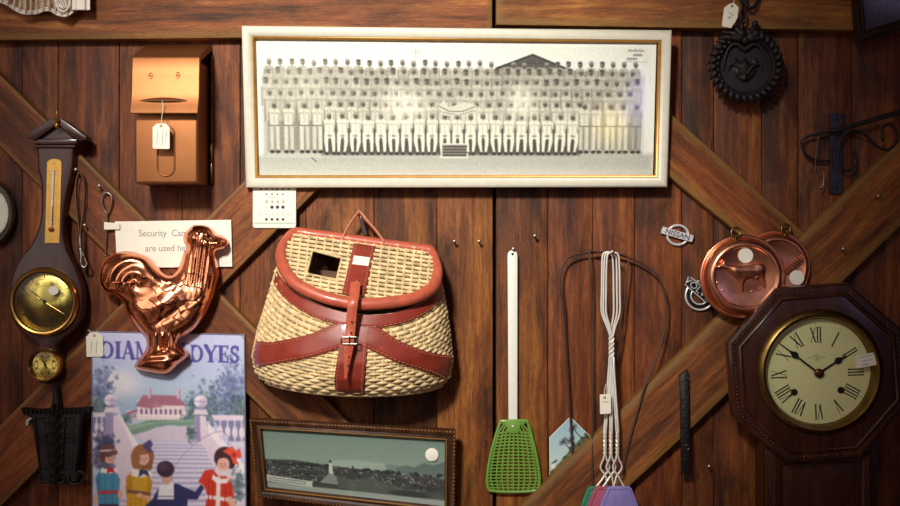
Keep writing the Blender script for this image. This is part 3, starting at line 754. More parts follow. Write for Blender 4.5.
obj('hinge_rod', b, M['oldbrass'], mb)

# ================================================================ banjo barometer
bd0, bd = .024, .046
br = thing('barometer', 'dark wooden banjo barometer with thermometer plate and two brass dials', 'barometer', W(46, 384, bd0))
left = [(36.6, 141), (37, 156), (37.5, 168), (40.5, 182), (41, 198), (40.5, 214), (38, 228), (31, 244), (20, 258), (12, 274), (9, 292), (10, 312), (17, 328), (28, 338), (35, 343), (37, 347), (33, 352), (29, 360), (29.5, 370), (34, 378), (40, 383)]
right = [(46, 384.5), (53, 382), (59.5, 376), (62, 367), (60.5, 357), (57, 350), (58, 345), (63, 339), (72, 331), (80, 319), (83, 304), (81.5, 286), (75, 267), (67, 250), (63.5, 234), (64, 214), (66.5, 196), (70.5, 180), (73, 166), (73.6, 154), (74, 141)]
out = spline(left, 3) + spline(right, 3)
b = N(); pplate(b, out, bd0, bd, .005, 4); obj('body', b, M['barowood'], br)
b = N(); pplate(b, [(33.5, 139), (77, 139), (76, 144.5), (34.5, 144.5)], bd0, bd + .012, .003, 2); pplate(b, [(34.4, 144.5), (76, 144.5), (74.6, 148), (36, 148)], bd0, bd + .006, .003, 2); obj('cornice', b, M['barowood'], br)
b = N(); pplate(b, [(27, 134), (50, 118.6), (56, 116.6), (62, 118.8), (86, 136.4), (86, 139.6), (79, 141), (57.6, 126.4), (54.6, 126.2), (34, 140.6), (27, 138.4)], bd0, bd + .016, .0014, 2)
pplate(b, [(35, 139), (53, 124.5), (58, 124.5), (75, 139)], bd0, bd + .004, .001, 1); obj('pediment', b, M['barowood'], br)
b = N(); p = W(57, 126, bd + .021); vlathe(b, (p.x, p.y, p.z), [(z_r * 1.15, z_h) for z_r, z_h in ((.003, -.004), (.0042, 0), (.0042, .003), (.0022, .0055), (.003, .008), (.0050, .012), (.003, .016), (.0018, .018), (.0032, .021), (.0018, .025), (.0008, .0295))], 16); obj('finial', b, M['brass'], br)
b = N(); tp = [(44.6, 243)] + [(47.0, 162)] + [(49.5 + 0, 159.6), (54, 158.6), (59, 159.4), (61.6, 162.2)] + [(59.4, 243)]
pplate(b, tp, bd - .001, bd + .0018, .0005, 1); th = obj('thermometer_plate', b, mat('brass_scale', (206, 160, 78), .4, .55, vary=.1), br)
b = N(); ptube(b, [(53.6, 170, bd + .0032), (51.4, 228, bd + .0032)], .0021, 10); obj('glass_tube', b, mat('pale_glass', (226, 222, 214), .15), th)
b = N(); ball(b, W(51.2, 229.4, bd + .0035), .0058, sy=.7, sz=.85); obj('bulb_guard', b, mat('red_bulb', (150, 40, 38), .3), th)
b = N(); ptube(b, [(52.4, 206, bd + .0052), (51.6, 226, bd + .0052)], .0007, 6); obj('spirit_column', b, mat('red_spirit', (150, 40, 38), .3), th)
b = N()
for k in range(16):
    y = 171 + k * 3.5
    for sd in (-1, 1): ptube(b, [(52.7 - (y - 200) * .035 + sd * 2.6, y, bd + .0019), (52.7 - (y - 200) * .035 + sd * (5.6 if k % 4 == 0 else 4.2), y, bd + .0019)], .0004, 4)
obj('scale_marks', b, M['black'], th)
for y in (163.5, 239): b = N(); ball(b, W(54.5 if y < 200 else 51.6, y, bd + .0018), .0011, sub=1); obj('plate_screw', b, M['oldbrass'], th)
def dialmat(name, k=1.0):
    m, nt, bs = nodes(name); tc = nd(nt, 'ShaderNodeTexCoord').outputs['Object']
    n = noise(nt, mapped(nt, tc, (1, 1, 1)), 40, 3)
    nt.links.new(ramp(nt, n, [(.3, (150 * k, 134 * k, 64 * k)), (.7, (182 * k, 166 * k, 92 * k))]), bs.inputs['Base Color'])
    bs.inputs['Metallic'].default_value = 1; bs.inputs['Roughness'].default_value = .3; bs.inputs['Anisotropic'].default_value = .85
    t = nd(nt, 'ShaderNodeTangent', direction_type='RADIAL', axis='Y'); nt.links.new(t.outputs[0], bs.inputs['Tangent']); return m
M['spun'] = dialmat('spun_brass_dial'); M['spunpale'] = dialmat('pale_brass_dial', 1.34)
def round_dial(cx, cy, r, d, name, parent, hands, ticks, glass=True):
    c = W(cx, cy, d); R = m2(r, d); k = R
    b = N(); lathe(b, c, [(R * 1.0, -.003), (R * 1.02, .006), (R * .99, .0125), (R * .93, .0155), (R * .885, .0145), (R * .87, .012), (R * .84, .0095), (R * .82, .004)], 72); bz = obj(name + '_bezel', b, M['brass'], parent)
    b = N(); lathe(b, c, [(R * .9, .002), (R * .86, .0042), (0, .0042)], 64); dl = obj(name + '_dial', b, M['spun'] if r > 20 else M['spunpale'], parent, origin=c)
    b = N()
    for i in range(ticks):
        a = 2 * PI * i / ticks
        if abs(math.sin(a / 2)) < .28 and False: continue
        r0, r1 = (.68, .80) if i % 5 == 0 else (.735, .79)
        u = Vector((math.sin(a), 0, math.cos(a))); tube(b, [c + Vector((0, -.0044, 0)) + u * R * r0, c + Vector((0, -.0044, 0)) + u * R * r1], .0009 if i % 5 == 0 else .0005, 4)
    for rr in (.46, .66, .81): tube(b, [c + Vector((R * rr * math.cos(t), -.0043, R * rr * math.sin(t))) for t in np.linspace(0, 2 * PI, 64, endpoint=False)], .0004, 4, True)
    for i in range(8):
        a = PI / 8 + PI / 4 * i
        for w_ in (-.09, -.03, .03, .09):
            u = Vector((math.sin(a + w_), 0, math.cos(a + w_))); tube(b, [c + Vector((0, -.0044, 0)) + u * R * .5, c + Vector((0, -.0044, 0)) + u * R * .62], .0006, 4)
    obj('scale_ring', b, M['black'], dl)
    b = N(); tube(b, [c + Vector((R * .865 * math.cos(t), -.0118, R * .865 * math.sin(t))) for t in np.linspace(0, 2 * PI, 72, endpoint=False)], R * .022, 6, True); obj('groove_ring', b, mat(name + '_groove', (46, 30, 18), .4, .5), bz)
    for (deg, l, w, col) in hands:
        a = math.radians(deg); u = Vector((math.sin(a), 0, math.cos(a))); o0 = c + Vector((0, -.0066, 0)); b = N()
        tube(b, [o0 - u * R * .26, o0 - u * R * .14, o0, o0 + u * R * l * .6, o0 + u * R * l], [w * 1.6, w * .8, w, w * .8, w * .3], 8); ball(b, o0, w * 3, sy=.5)
        obj('hand', b, col, dl)
    if glass: b = N(); lathe(b, c, [(R * .86, .0105), (R * .5, .0122), (0, .0128)], 64); obj(name + '_glass', b, M['glass'], parent)
round_dial(45.5, 301.5, 34.0, bd - .001, 'barometer', br, ((-52, .62, .0011, M['black']), (122, .7, .0007, M['brass'])), 60)
b = N(); p = W(53.5, 290.5, bd + .0115)
lathe(b, p, [(.0098, -.001), (.0098, .0006), (0, .0006)], 32, sz=.9, rot=.1); obj('round_sticker', b, M['paper'], br, label='round white price sticker on the large dial')
round_dial(46, 364.6, 16.3, bd - .001, 'hygrometer', br, ((-30, .6, .0008, M['black']),), 40)

# ================================================================ round dial at the left edge
rd = thing('round_gauge', 'round chrome-rimmed dial cut off by the left edge of the picture', 'gauge', W(-5, 246, .002))
c = W(-6.5, 213, .002); R = m2(33, .002); b = N()
lathe(b, c, [(R * .97, 0), (R * 1.0, .012), (R * .985, .020), (R * .95, .0225), (R * .90, .020), (R * .88, .014)], 72, sx=.72); obj('rim', b, M['steel'], rd)
b = N(); lathe(b, c, [(R * .93, .003), (R * .90, .016), (R * .78, .0165), (R * .72, .012)], 64, sx=.72); obj('inner_ring', b, M['black'], rd)
b = N(); lathe(b, c, [(R * .76, .010), (0, .010)], 64, sx=.72); fc = obj('dial', b, M['paper'], rd)
b = N(); lathe(b, c, [(R * .34, .0105), (0, .0108)], 48, sx=.72); obj('centre_disc', b, mat('olive_print', (176, 160, 96), .5), fc)
b = N()
for i in range(60):
    a = 2 * PI * i / 60; u = Vector((math.sin(a) * .72, 0, math.cos(a))); r0 = .60 if i % 5 == 0 else .65
    tube(b, [c + Vector((0, -.0103, 0)) + u * R * r0, c + Vector((0, -.0103, 0)) + u * R * .69], .0006 if i % 5 == 0 else .0003, 4)
obj('scale_marks', b, M['pen'], fc)

# ================================================================ leather strap with snap hook, looped skewer
st = thing('strap_with_clip', 'thin brown leather strap loop with a steel snap hook beside the barometer', 'strap', W(81, 269, .03))
b = N(); P = spline([(80, 238, .03), (79.5, 228, .033), (77.5, 212, .036), (76.2, 195, .037), (77, 180, .038), (80.5, 172.6, .040), (84, 180, .038), (85, 192, .036), (84, 210, .034), (81.5, 228, .031), (80.8, 238, .029)], 5)
P = [W(*p) for p in P]; strap(b, P, [Vector((.0006, .0042, 0))] * len(P), .0022); obj('leather_loop', b, mat('brown_leather', (104, 72, 46), .5, vary=.2), st)
b = N(); ptube(b, [(80, 234.5, .031), (80.4, 245, .031)], [.0034, .0042], 12); ptube(b, [(80.4, 245, .031), (80.6, 250, .031)], .0022, 10); ball(b, W(80.6, 249, .031), .0046)
obj('swivel', b, M['steel'], st)
b = N(); ptube(b, [(80.6, 248, .031), (81.6, 255, .032), (81, 262, .033), (82, 266.5, .034), (85, 267.5, .034), (87, 264.5, .034), (86.4, 261.5, .034)], [.0042, .0042, .0036, .0028, .0024, .0022, .0016], 10)
ptube(b, [(82, 252, .034), (86, 262, .035)], .0016, 8); ball(b, W(83.6, 256, .037), .0022); obj('snap_hook', b, M['steel'], st)
sk = thing('skewer', 'steel skewer with a teardrop loop handle hanging left of the paper notice', 'skewer', W(106.5, 257, .03))
b = N(); ptube(b, [(107, 214, .030), (104, 209, .030), (102, 202, .031), (102.4, 195.5, .031), (106, 192.6, .031), (110.6, 195, .031), (112, 200, .031), (110.6, 207, .030), (107.4, 214, .030)], .0019, 10, sm=5); ptube(b, [(107, 213, .030), (106.8, 220, .030), (106.2, 238, .029), (105.6, 254, .028)], [.0028, .0021, .0018, .0014], 10)
ball(b, W(105.4, 256, .028), .003, sub=2); obj('skewer_rod', b, M['steel'], sk)

# ================================================================ copper rooster mould
rd_ = .036
ro = thing('rooster_mould', 'shiny copper mould in the shape of a standing rooster', 'jelly mould', W(165, 374, rd_))
Z = [(300, 28), (312, 18), (335, 17), (360, 22), (374, 34), (383, 46), (404, 52), (417, 62), (419, 76), (408, 91), (386, 97), (382, 112), (388, 150), (389, 180), (376, 238), (352, 296), (322, 338), (288, 364), (268, 374), (262, 388), (278, 404), (292, 418), (292, 434), (262, 458), (225, 487), (150, 477), (128, 467), (132, 450), (152, 426), (165, 404), (162, 374), (148, 356), (126, 332), (106, 306), (97, 282), (92, 262), (70, 240), (48, 232), (26, 218), (16, 192), (20, 154), (40, 122), (80, 102), (126, 104), (164, 118), (192, 146), (218, 168), (240, 174), (260, 160), (274, 132), (282, 104), (291, 88), (282, 66), (284, 44)]
out = [(95 + x / 3.164, 220 + y / 3.164) for x, y in Z]; out = spline(out, 3, True)
def P3(x, y): return (95 + x / 3.164, 220 + y / 3.164)
def gauss(x, y, cx, cy, rx, ry, rot=0):
    c, s = math.cos(rot), math.sin(rot); X, Y = x - cx, y - cy
    u, v = X * c + Y * s, -X * s + Y * c
    return np.exp(-((u / rx) ** 2 + (v / ry) ** 2))
def rooster(x, y, d):
    R = 15.0; t = np.clip(d / R, 0, 1); h = .030 * np.sqrt(np.clip(1 - (1 - t) ** 2, 0, 1))
    r = np.minimum(d / 3.0, 1)                                   # plain border all round
    # tail plumes
    tx, ty = x - 137, y - 282; ang = np.arctan2(ty, tx); rad = np.hypot(tx, ty)
    tail = 1 / (1 + np.exp((x - 142) / 4)) * np.clip((300 - y) / 18, 0, 1)
    h += r * tail * .0026 * np.sin(rad * .45 + 1.6 * ang)
    # wing and breast feathers: rows of overlapping scales
    u, v = (x - 165) * .8 + (y - 290) * .6, -(x - 165) * .6 + (y - 290) * .8
    body = np.clip(gauss(x, y, 178, 302, 26, 20, -.5) * 1.5, 0, 1)
    u = u + 3.2 * np.sin(y * .21 + x * .09); v = v + 2.6 * np.sin(x * .26) + 1.5 * np.sin(y * .37 + 1)
    row = np.floor(v / 9.5); uu = (u * .8 + row * 5.7) % 12 - 6; vv = (v % 9.5) / 9.5
    h += r * body * (.0030 * (vv * (1 - (np.abs(uu) / 6) ** 2)) - .001)
    h += r * .0095 * gauss(x, y, 160, 304, 19, 9, -.55) - r * .0035 * gauss(x, y, 172, 313, 20, 3, -.6)                 # wing
    h += r * .0040 * gauss(x, y, 140, 274, 14, 8, .5) + r * .005 * gauss(x, y, 196, 300, 12, 22, .25)
    # neck hackles
    nk = gauss(x, y, 200, 264, 13, 24, .1); h += r * nk * .0016 * np.sin(x * 1.25 + y * .16)
    # head: comb, eye, beak, wattle
    h += r * (.0045 * gauss(x, y, 195, 232, 6, 4) + .004 * gauss(x, y, 203.5, 242.5, 3.4, 3.0) + .0036 * gauss(x, y, 217, 244, 5, 2.6) + .003 * gauss(x, y, 211, 251, 3, 5))
    h -= r * .0028 * gauss(x, y, 203.5, 242.5, 1.2, 1.2) + r * .003 * gauss(x, y, 209, 238, 7, 1.4, .3)
    # legs and base
    h -= r * .006 * np.exp(-((x - 163.5) / 1.6) ** 2) * np.clip((y - 336) / 4, 0, 1) * np.clip((352 - y) / 4, 0, 1)
    h += r * .003 * np.exp(-((y - 361) / 2.2) ** 2) * gauss(x, y, 160, 361, 18, 40) - r * .004 * gauss(x, y, 158, 356, 9, 3, -.2)
    h += r * .002 * np.sin(x * .9) * np.clip((y - 332) / 4, 0, 1) * np.clip((350 - y) / 4, 0, 1)
    return rd_ + .010 + h
b = N(); relief(b, out, rooster, .55, dback=rd_); obj('mould_shell', b, M['copper'], ro, smooth=75)
b = N(); tube(b, [W(x, y, rd_ + .001) for x, y in out], .0009, 6, True); obj('rolled_rim', b, M['copper'], ro)
b = N(); ptube(b, [(167, 269, .040), (171, 273.5, .052), (175, 277, .060)], .0007, 6); obj('hanging_wire', b, M['iron'], ro)

# ================================================================ scalloped valance, upper left
va = thing('fabric_valance', 'cream scallop-edged pleated fabric hanging into the upper left corner', 'valance', W(45, 17, .05))
edge = spline([(-60, 6), (-30, -2), (-8, -1), (0, 1.6), (7, 4.4), (16.7, 10.6), (25.6, 13.6), (36.7, 13.2), (44.4, 10.4), (51, 11), (57.8, 14.6), (65.6, 16), (71, 13.4), (76.7, 9.6), (90, 9.4)], 5)
ex = np.array([p[0] for p in edge]); ey = np.array([p[1] for p in edge])
def vfn(u, v):
    x = lerp(-60, 90, u); yb = float(np.interp(x, ex, ey)); fan = lerp(x, lerp(30, x, .55), 1 - v)
    return W(fan if x < 44 else x, lerp(-34, yb, v), .052 + .007 * math.sin(x * 1.05) * (.35 + .65 * v) + .004 * math.sin(x * .31))
b = N(); sheet(b, vfn, 240, 12); ob = obj('pleats', b, mat('taupe_cloth', (214, 194, 172), .85, vary=.35, vscale=90), va, smooth=80)
b = N(); P = [W(x, y, .053 + .004 * math.sin(x * .31)) for x, y in edge]; tube(b, P, .0024, 8); tube(b, [p + Vector((0, 0, .0045)) for p in P], .0016, 6); M['hem'] = mat('white_hem', (250, 244, 234), .6, vary=.02); obj('scalloped_hem', b, M['hem'], va)
b = N()
P = spline([(50, -30, .062), (55, -4, .064), (58, 8, .064), (63, 11.5, .064), (68, 8, .064), (69.5, 0, .064), (66, -30, .062)], 6); ptube(b, P, .0022, 8)
for k in range(5): ptube(b, spline([(51 + k * 2.2, -20, .060), (55 + k * 2.4, 0, .062), (60 + k * 1.6, 9 - abs(k - 2), .060)], 5), .0016, 6)
P = [W(x, -12 + i * 0, .062) for i, x in enumerate((76, 90))]
sheet(b, lambda u, v: W(lerp(72, 90, u), lerp(-34, 9.6, v), .060 + .0015 * math.sin(u * 14)), 16, 6)
obj('lace_motif', b, M['hem'], va)
# ================================================================ wicker creel
VT = (0, .25, .5, .75, .9, 1)
def cl(v): return table(v, VT, (277, 267, 258, 252.5, 256, 268)), table(v, VT, (266, 300, 328, 354, 370, 381))
def crr(v): return table(v, VT, (441, 446.5, 450, 452.5, 449.5, 440)), table(v, VT, (281, 309, 334, 358, 375, 385))
def body(f, v, off=0.0):
    (x0, y0), (x1, y1) = cl(v), crr(v); s = 2 * math.sqrt(max(0, f * (1 - f)))
    sag = table(v, VT, (41, 38, 33, 24, 17, 12)); dep = table(v, VT, (.112, .124, .128, .120, .106, .09))
    return W(lerp(x0, x1, f) + (f - .5) * off * 300, lerp(y0, y1, f) + sag * s ** 1.25, .030 + dep * s ** .9 + off)
cr = thing('creel', 'wicker fishing creel with red-brown leather trim, lid and buckle strap', 'creel', W(350, 398, .03))
M['wicker'] = mat('pale_wicker', (220, 194, 146), .5, vary=.3, vscale=50, coat=.15)
M['wickershade'] = mat('wicker_gap_shade', (92, 60, 36), .6, vary=.25)  # backing shell, darkened so weave gaps and lid hole look shaded
M['leather'] = mat('red_brown_leather', (140, 52, 38), .38, vary=.16, vscale=45, bumps=.15, bscale=500, coat=.25)
M['leather2'] = mat('worn_leather_edge', (182, 86, 62), .42, vary=.18, vscale=60, coat=.25)
M['thread'] = mat('cream_thread', (196, 144, 110), .7)
def fcos(k, n): return (1 - math.cos(PI * k / n)) / 2
b = N(); sheet(b, lambda u, v: body(.003 + .994 * (1 - math.cos(PI * u)) / 2, v, -.0035), 60, 20)
# back panel and bottom close the basket
sheet(b, lambda u, v: lerp(W(*cl(v), .0265), W(*crr(v), .0265), u), 4, 12)
sheet(b, lambda u, v: lerp(lerp(W(*cl(1), .0265), W(*crr(1), .0265), u), body(.003 + .994 * u, 1, -.0035), v), 20, 3)
bk = obj('basket_wall', b, M['wickershade'], cr)
b = N(); NR = 21; NS = 170; 
for j in range(NR + 1):
    v = (j + .35) / (NR + .6); P = []; Rr = []
    for k in range(NS + 1):
        f = .004 + .992 * fcos(k, NS); th = PI * k / NS
        wv = math.sin(th * 36 + PI * (j % 2)); p = body(f, v, .0024 * wv + random.gauss(0, .00025)); P.append(p)
        sp = (body(f, min(1, v + .02)) - body(f, v - .02 if v > .02 else 0)).length / (.04 if .02 < v < .98 else .02 + min(v, 1 - v)) / (NR + .6)
        Rr.append(max(.0012, sp * .5 * random.uniform(.94, 1.0)))
    tube(b, P, Rr, 6)
P = [body(.004 + .992 * fcos(k, 80), 1.0, .001) for k in range(81)]; tube(b, P, .0042, 8)
for m in range(36):
    f = (1 - math.cos((m + .5) * PI / 36)) / 2
    tube(b, [body(f, k / 16, .0002) for k in range(17)], .0024, 6)
obj('woven_body', b, M['wicker'], cr, smooth=80)
# lid
def yb(x): return 227 + (x - 294) * 19 / 139
def ld(x, y):
    return .036 + np.maximum(0, y - yb(x)) * .00172 + .010 * np.exp(-((x - 358) / 60) ** 2 - ((y - yb(x) - 34) / 24) ** 2)
lid = [(294, 227.5), (316, 229.5), (340, 232.5), (390, 239.5), (425, 244), (434, 247), (440.5, 262), (441.5, 275), (436, 289.5), (420, 300), (400, 305.5), (364, 308.5), (340, 305.5), (321, 300.5), (300, 291), (287.5, 281), (279, 267), (276.5, 252), (282, 238)]
lid = spline(lid, 5, True)
hole = [(312.6, 250.5), (342, 258), (336.4, 280), (306.6, 274)]
def inpoly(X, Y, P): return segdist(np.asarray(X, float), np.asarray(Y, float), P)[1]
b = N(); relief(b, lid, lambda x, y, d: ld(x, y) - .005, 2.0, skip=lambda X, Y: inpoly(X, Y, hole)); lb = obj('lid', b, M['wickershade'], cr, smooth=80)
b = N(); li = inset([(x, y) for x, y in lid], 1.0)
for j in range(18):
    off = 4 + j * 4.05; run = []
    xs = np.arange(270, 446, .9); ys = yb(xs) + off + 3.0 * np.sin((xs - 276) / 165 * PI) * (j / 18)
    d, ins, _, _ = segdist(xs, ys, lid); h = inpoly(xs, ys, hole); ok = ins & (d > 2) & ~h
    for x, y, o in list(zip(xs, ys, ok)) + [(0, 0, False)]:
        if o: run.append(W(x, y, float(ld(x, y)) + .0026 * math.sin((x - (y - yb(x)) * -.10) / 8.2 * PI + PI * (j % 2)) + random.gauss(0, .0002)))
        else:
            if len(run) > 3: tube(b, run, .0037, 6)
            run = []
for m in range(20):
    x_ = 280 + m * 8.2 + 4.1; run = []
    for y in np.arange(226, 312, 2.0):
        x = x_ - (y - 240) * .10; dq, iq, _, _ = segdist(np.array([x]), np.array([y]), lid)
        if iq[0] and dq[0] > 2 and not inpoly([x], [y], hole)[0]: run.append(W(x, y, float(ld(x, y)) + .0004))
        else:
            if len(run) > 2: tube(b, run, .0022, 6)
            run = []
obj('woven_lid', b, M['wicker'], lb, smooth=80)
b = N(); hp = [W(x, y, float(ld(x, y)) + .0008) for x, y in spline([hole[0], hole[1], hole[2], hole[3]], 1, True)]; tube(b, hp, .0030, 6, True); obj('opening_rim', b, M['wicker'], lb)
# leather binding round the lid, thicker along the front lip
b = N(); li = inset(lid, 4.2); n = len(li); rings = []
Pc = [W(x, y, float(ld(x, y)) + .001) for x, y in li]
for i in range(n):
    t = (Pc[(i + 1) % n] - Pc[i - 1]).normalized(); nn = Vector((0, -1, .45)).normalized(); s = t.cross(nn).normalized(); nn = s.cross(t).normalized()
    fr_ = max(0, min(1, (li[i][1] - yb(li[i][0]) - 14) / 24)); w = .0084 + .0034 * fr_; h = .0052 + .005 * fr_
    rings.append([b.verts.new(Pc[i] + s * w * math.cos(2 * PI * k / 14) + nn * h * math.sin(2 * PI * k / 14)) for k in range(14)])
for i in range(n): bridge(b, rings[i], rings[(i + 1) % n])
lbn = obj('lid_binding', b, M['leather2'], cr, smooth=80)
def stitches(par, P, every, ln, r=.0006):
    acc = 0; b = N()
    for p, q_ in zip(P, P[1:]):
        acc += (q_ - p).length
        if acc >= every: t = (q_ - p).normalized(); tube(b, [p, p + t * ln], r, 5); acc = 0
    obj('stitching', b, M['thread'], par)
li = spline(inset(lid, 8.6), 2, True); stitches(lbn, [W(x, y, float(ld(x, y)) + .0055) for x, y in li], .0065, .0038)
# strap down the middle of the lid
b2 = N()
def lstrap(u, v):
    x = lerp(lerp(354, 341.8, v), lerp(375.2, 364.6, v), u); y = lerp(lerp(243, 294, v), lerp(246, 296, v), u)
    return W(x, y, float(ld(x, y)) + .0086 - .002 * (abs(u - .5) * 2) ** 8)
sheet(b2, lstrap, 16, 16)
g = bmesh.ops.extrude_edge_only(b2, edges=[e for e in b2.edges if e.is_boundary])
for v in g['geom']:
    if isinstance(v, bmesh.types.BMVert): v.co.y += .007
ls = obj('lid_strap', b2, M['leather'], cr, smooth=60)
for u in (.1, .9): stitches(ls, [lstrap(u, k / 40) + Vector((0, -.0006, 0)) for k in range(41)], .006, .0036)
b2 = N(); sheet(b2, lambda u, v: lstrap(.14 + .74 * u, .235 + .17 * v) + Vector((0, -.0009, 0)), 6, 4); obj('paper_label', b2, M['paper'], ls, smooth=80, label='blank white label on the lid strap')
b2 = N(); p = lstrap(.55, .74); lathe(b2, p, [(.0045, -.001), (.0045, .0012), (.003, .002), (0, .0016)], 20); obj('snap_stud', b2, mat('dark_stud', (70, 34, 26), .4, .4), ls)
# leather on the basket: rim band, centre strip, two swept bands
def patch(fn_f, fn_lo, fn_hi, off, nu=60, nv=8):
    b = N()
    def f_(u, v):
        f = fn_f(u, v); vv = lerp(fn_lo(f), fn_hi(f), v); e = min(v, 1 - v) * 2
        return body(f, vv, off - .0016 * (1 - min(1, e * 5)))
    sheet(b, f_, nu, nv); return b
fc_ = lambda u, v: .006 + .988 * (1 - math.cos(PI * u)) / 2
rmb = obj('rim_band', patch(fc_, lambda f: -.03, lambda f: .085 + .03 * (2 * math.sqrt(f * (1 - f))), .0092, 70), M['leather'], cr, smooth=80)
stitches(rmb, [body(fc_(k / 200, 0), .075 + .03 * 2 * math.sqrt(fc_(k / 200, 0) * (1 - fc_(k / 200, 0))), .0102) for k in range(201)], .0075, .0042)
cst = obj('centre_strip', patch(lambda u, v: .41 + .148 * u, lambda f: .06, lambda f: 1.0, .0096, 14, 30), M['leather'], cr, smooth=80)
for f in (.422, .546): stitches(cst, [body(f, .1 + .9 * k / 60, .0110) for k in range(61)], .0065, .004)
def band(side):
    def vc(f):
        t = abs(f - .5) * 2
        return (.12 + .60 * t ** 1.25) if side < 0 else (.12 + .70 * t ** 1.25)
    ff = (lambda u, v: .006 + .44 * (1 - math.cos(PI / 2 * u)) * 1.0) if side < 0 else (lambda u, v: .994 - .47 * (1 - math.cos(PI / 2 * u)))
    o = obj('leather_band', patch(ff, lambda f: vc(f) - .125, lambda f: vc(f) + .145, .0086, 50), M['leather'], cr, smooth=80)
    for s in (-.10, .12): stitches(o, [body(ff(k / 120, 0), vc(ff(k / 120, 0)) + s, .0097) for k in range(121)], .0072, .004)
band(-1); band(1)
# buckle strap
P0 = [(355.5, 282, .150), (355, 288, .160), (354.2, 296, .176), (353, 303, .184), (352, 312, .1835), (351, 324, .181), (350, 334, .182), (349.2, 341, .185), (348.4, 350, .184), (347, 364, .182), (345.6, 378, .180)]
P = [W(*p) for p in spline(P0, 4)]; n = len(P)
sd = [Vector((.0094 if i < n - 9 else .0094 * max(.12, (n - 1 - i) / 9) ** .6, 0, .0006)) for i in range(n)]
b2 = N(); strap(b2, P, sd, .0034); bs = obj('buckle_strap', b2, M['leather2'], cr, smooth=60)
for s in (-.78, .78): stitches(bs, [p + v * s + Vector((0, -.0019, 0)) for p, v in zip(P, sd)][:-6], .0066, .0038, .0005)
b2 = N(); c = W(349.4, 340.5, .1885); rr = [c + Vector((x, 0, z)) for x, z in rrect(0, 0, .029, .0125, .003)]; tube(b2, rr, .0017, 8, True); tube(b2, [c + Vector((0, -.001, -.006)), c + Vector((0, -.0022, .007))], .0013, 8)
obj('buckle', b2, M['steel'], bs)
for y in (333, 322, 357, 366): b2 = N(); lathe(b2, W(351.2 - (y - 330) * .08, y, .1866 if y > 330 and y < 340 else .1845), [(.0018, -.001), (.0018, .0006), (0, .0004)], 12); obj('punched_hole', b2, M['black'], bs)
# hanging loop
b2 = N(); P = [W(*p) for p in spline([(343, 238, .046), (346, 231, .045), (352, 221, .044), (357.5, 213.6, .043), (359.6, 212, .043), (362, 214, .043), (369, 222.5, .044), (378, 233, .045), (384, 242, .046)], 5)]
strap(b2, P, [Vector((0, .0045, .002))] * len(P), .0034); obj('hanging_loop', b2, M['leather2'], cr)
b2 = N(); tube(b2, [p + Vector((0, -.0052, .0014)) for p in P], .0014, 6); obj('loop_edge', b2, M['thread'], cr)
# ================================================================ green plastic fly swatter
gs = thing('fly_swatter', 'green plastic fly swatter with a flat white handle hanging on a nail', 'fly swatter', W(513, 493, .01))
b = N(); hd = [(507.6, 256), (508.2, 252.6), (510.6, 250.4), (514.4, 250.3), (517, 252.4), (517.6, 256), (517.4, 424), (508.6, 424)]
pplate(b, hd, .006, .012, .0012, 2); hn = obj('handle', b, mat('white_plastic', (234, 234, 222), .4, vary=.03), gs)
b = N(); lathe(b, W(512.6, 254, .0121), [(.0026, 0), (.0026, .0002), (0, .0002)], 16); obj('hanging_hole', b, M['black'], hn)
M['green'] = mat('green_plastic', (108, 150, 58), .42, vary=.06, coat=.1)
def edgeL(y): return float(np.interp(y, (420, 424, 432, 451, 466, 479, 487, 490.5, 492), (500.5, 498.6, 495.8, 490.4, 487.4, 486.0, 486.6, 488.4, 491)))
def edgeR(y): return float(np.interp(y, (420, 424, 432, 451, 466, 479, 487, 490.5, 492), (527, 529.4, 531.8, 536.6, 539.4, 540.8, 540.2, 538.4, 536)))
out = [(edgeL(y), y) for y in (420, 422, 424, 432, 442, 451, 460, 466, 473, 479, 484, 487, 489, 490.5, 491.6)] + [(500, 492.8), (513, 493), (527, 492.6)] + [(edgeR(y), y) for y in (491.6, 490.5, 489, 487, 484, 479, 473, 466, 460, 451, 442, 432, 424, 422, 420)]
b = N(); fd = .012
tube(b, [W(x, y, fd) for x, y in inset(out, 1.1)], .003, 8, True)
for k in range(9):
    t = (k + .5) / 9; top = (lerp(506, 521, t), 424); yb_ = 492
    P = [(lerp(edgeL(y), edgeR(y), .03 + .94 * t) if y > 432 else lerp(top[0], lerp(edgeL(432), edgeR(432), .03 + .94 * t), (y - 421) / 11), y) for y in (421, 426, 432, 440, 450, 460, 470, 480, 492)]
    tube(b, [W(x, y, fd) for x, y in P], .0017, 6)
for k in range(19):
    y = 433 + k * 3.15; P = []
    for i in range(15):
        t = i / 14; x = lerp(edgeL(y), edgeR(y), t); P.append(W(x, y + (2.2 - k * .16) * (-math.sin(PI * t)) + 1, fd))
    tube(b, P, .0019 if k < 5 else .0016, 6)
pplate(b, [(506.6, 420.5), (520.4, 420.5), (520, 431), (517, 433.5), (510, 433.5), (507, 431)], .009, .0155, .0012, 2)
pplate(b, [(500, 419.6), (527.4, 419.2), (528.6, 421.4), (524, 424), (520, 425), (507, 425), (503, 424.4), (499, 422)], .0105, .0135, .0006, 1)
obj('slotted_blade', b, M['green'], gs)
b = N(); ball(b, W(512.8, 426.4, .0155), .0027, sy=.6); obj('rivet', b, M['cream'], gs)

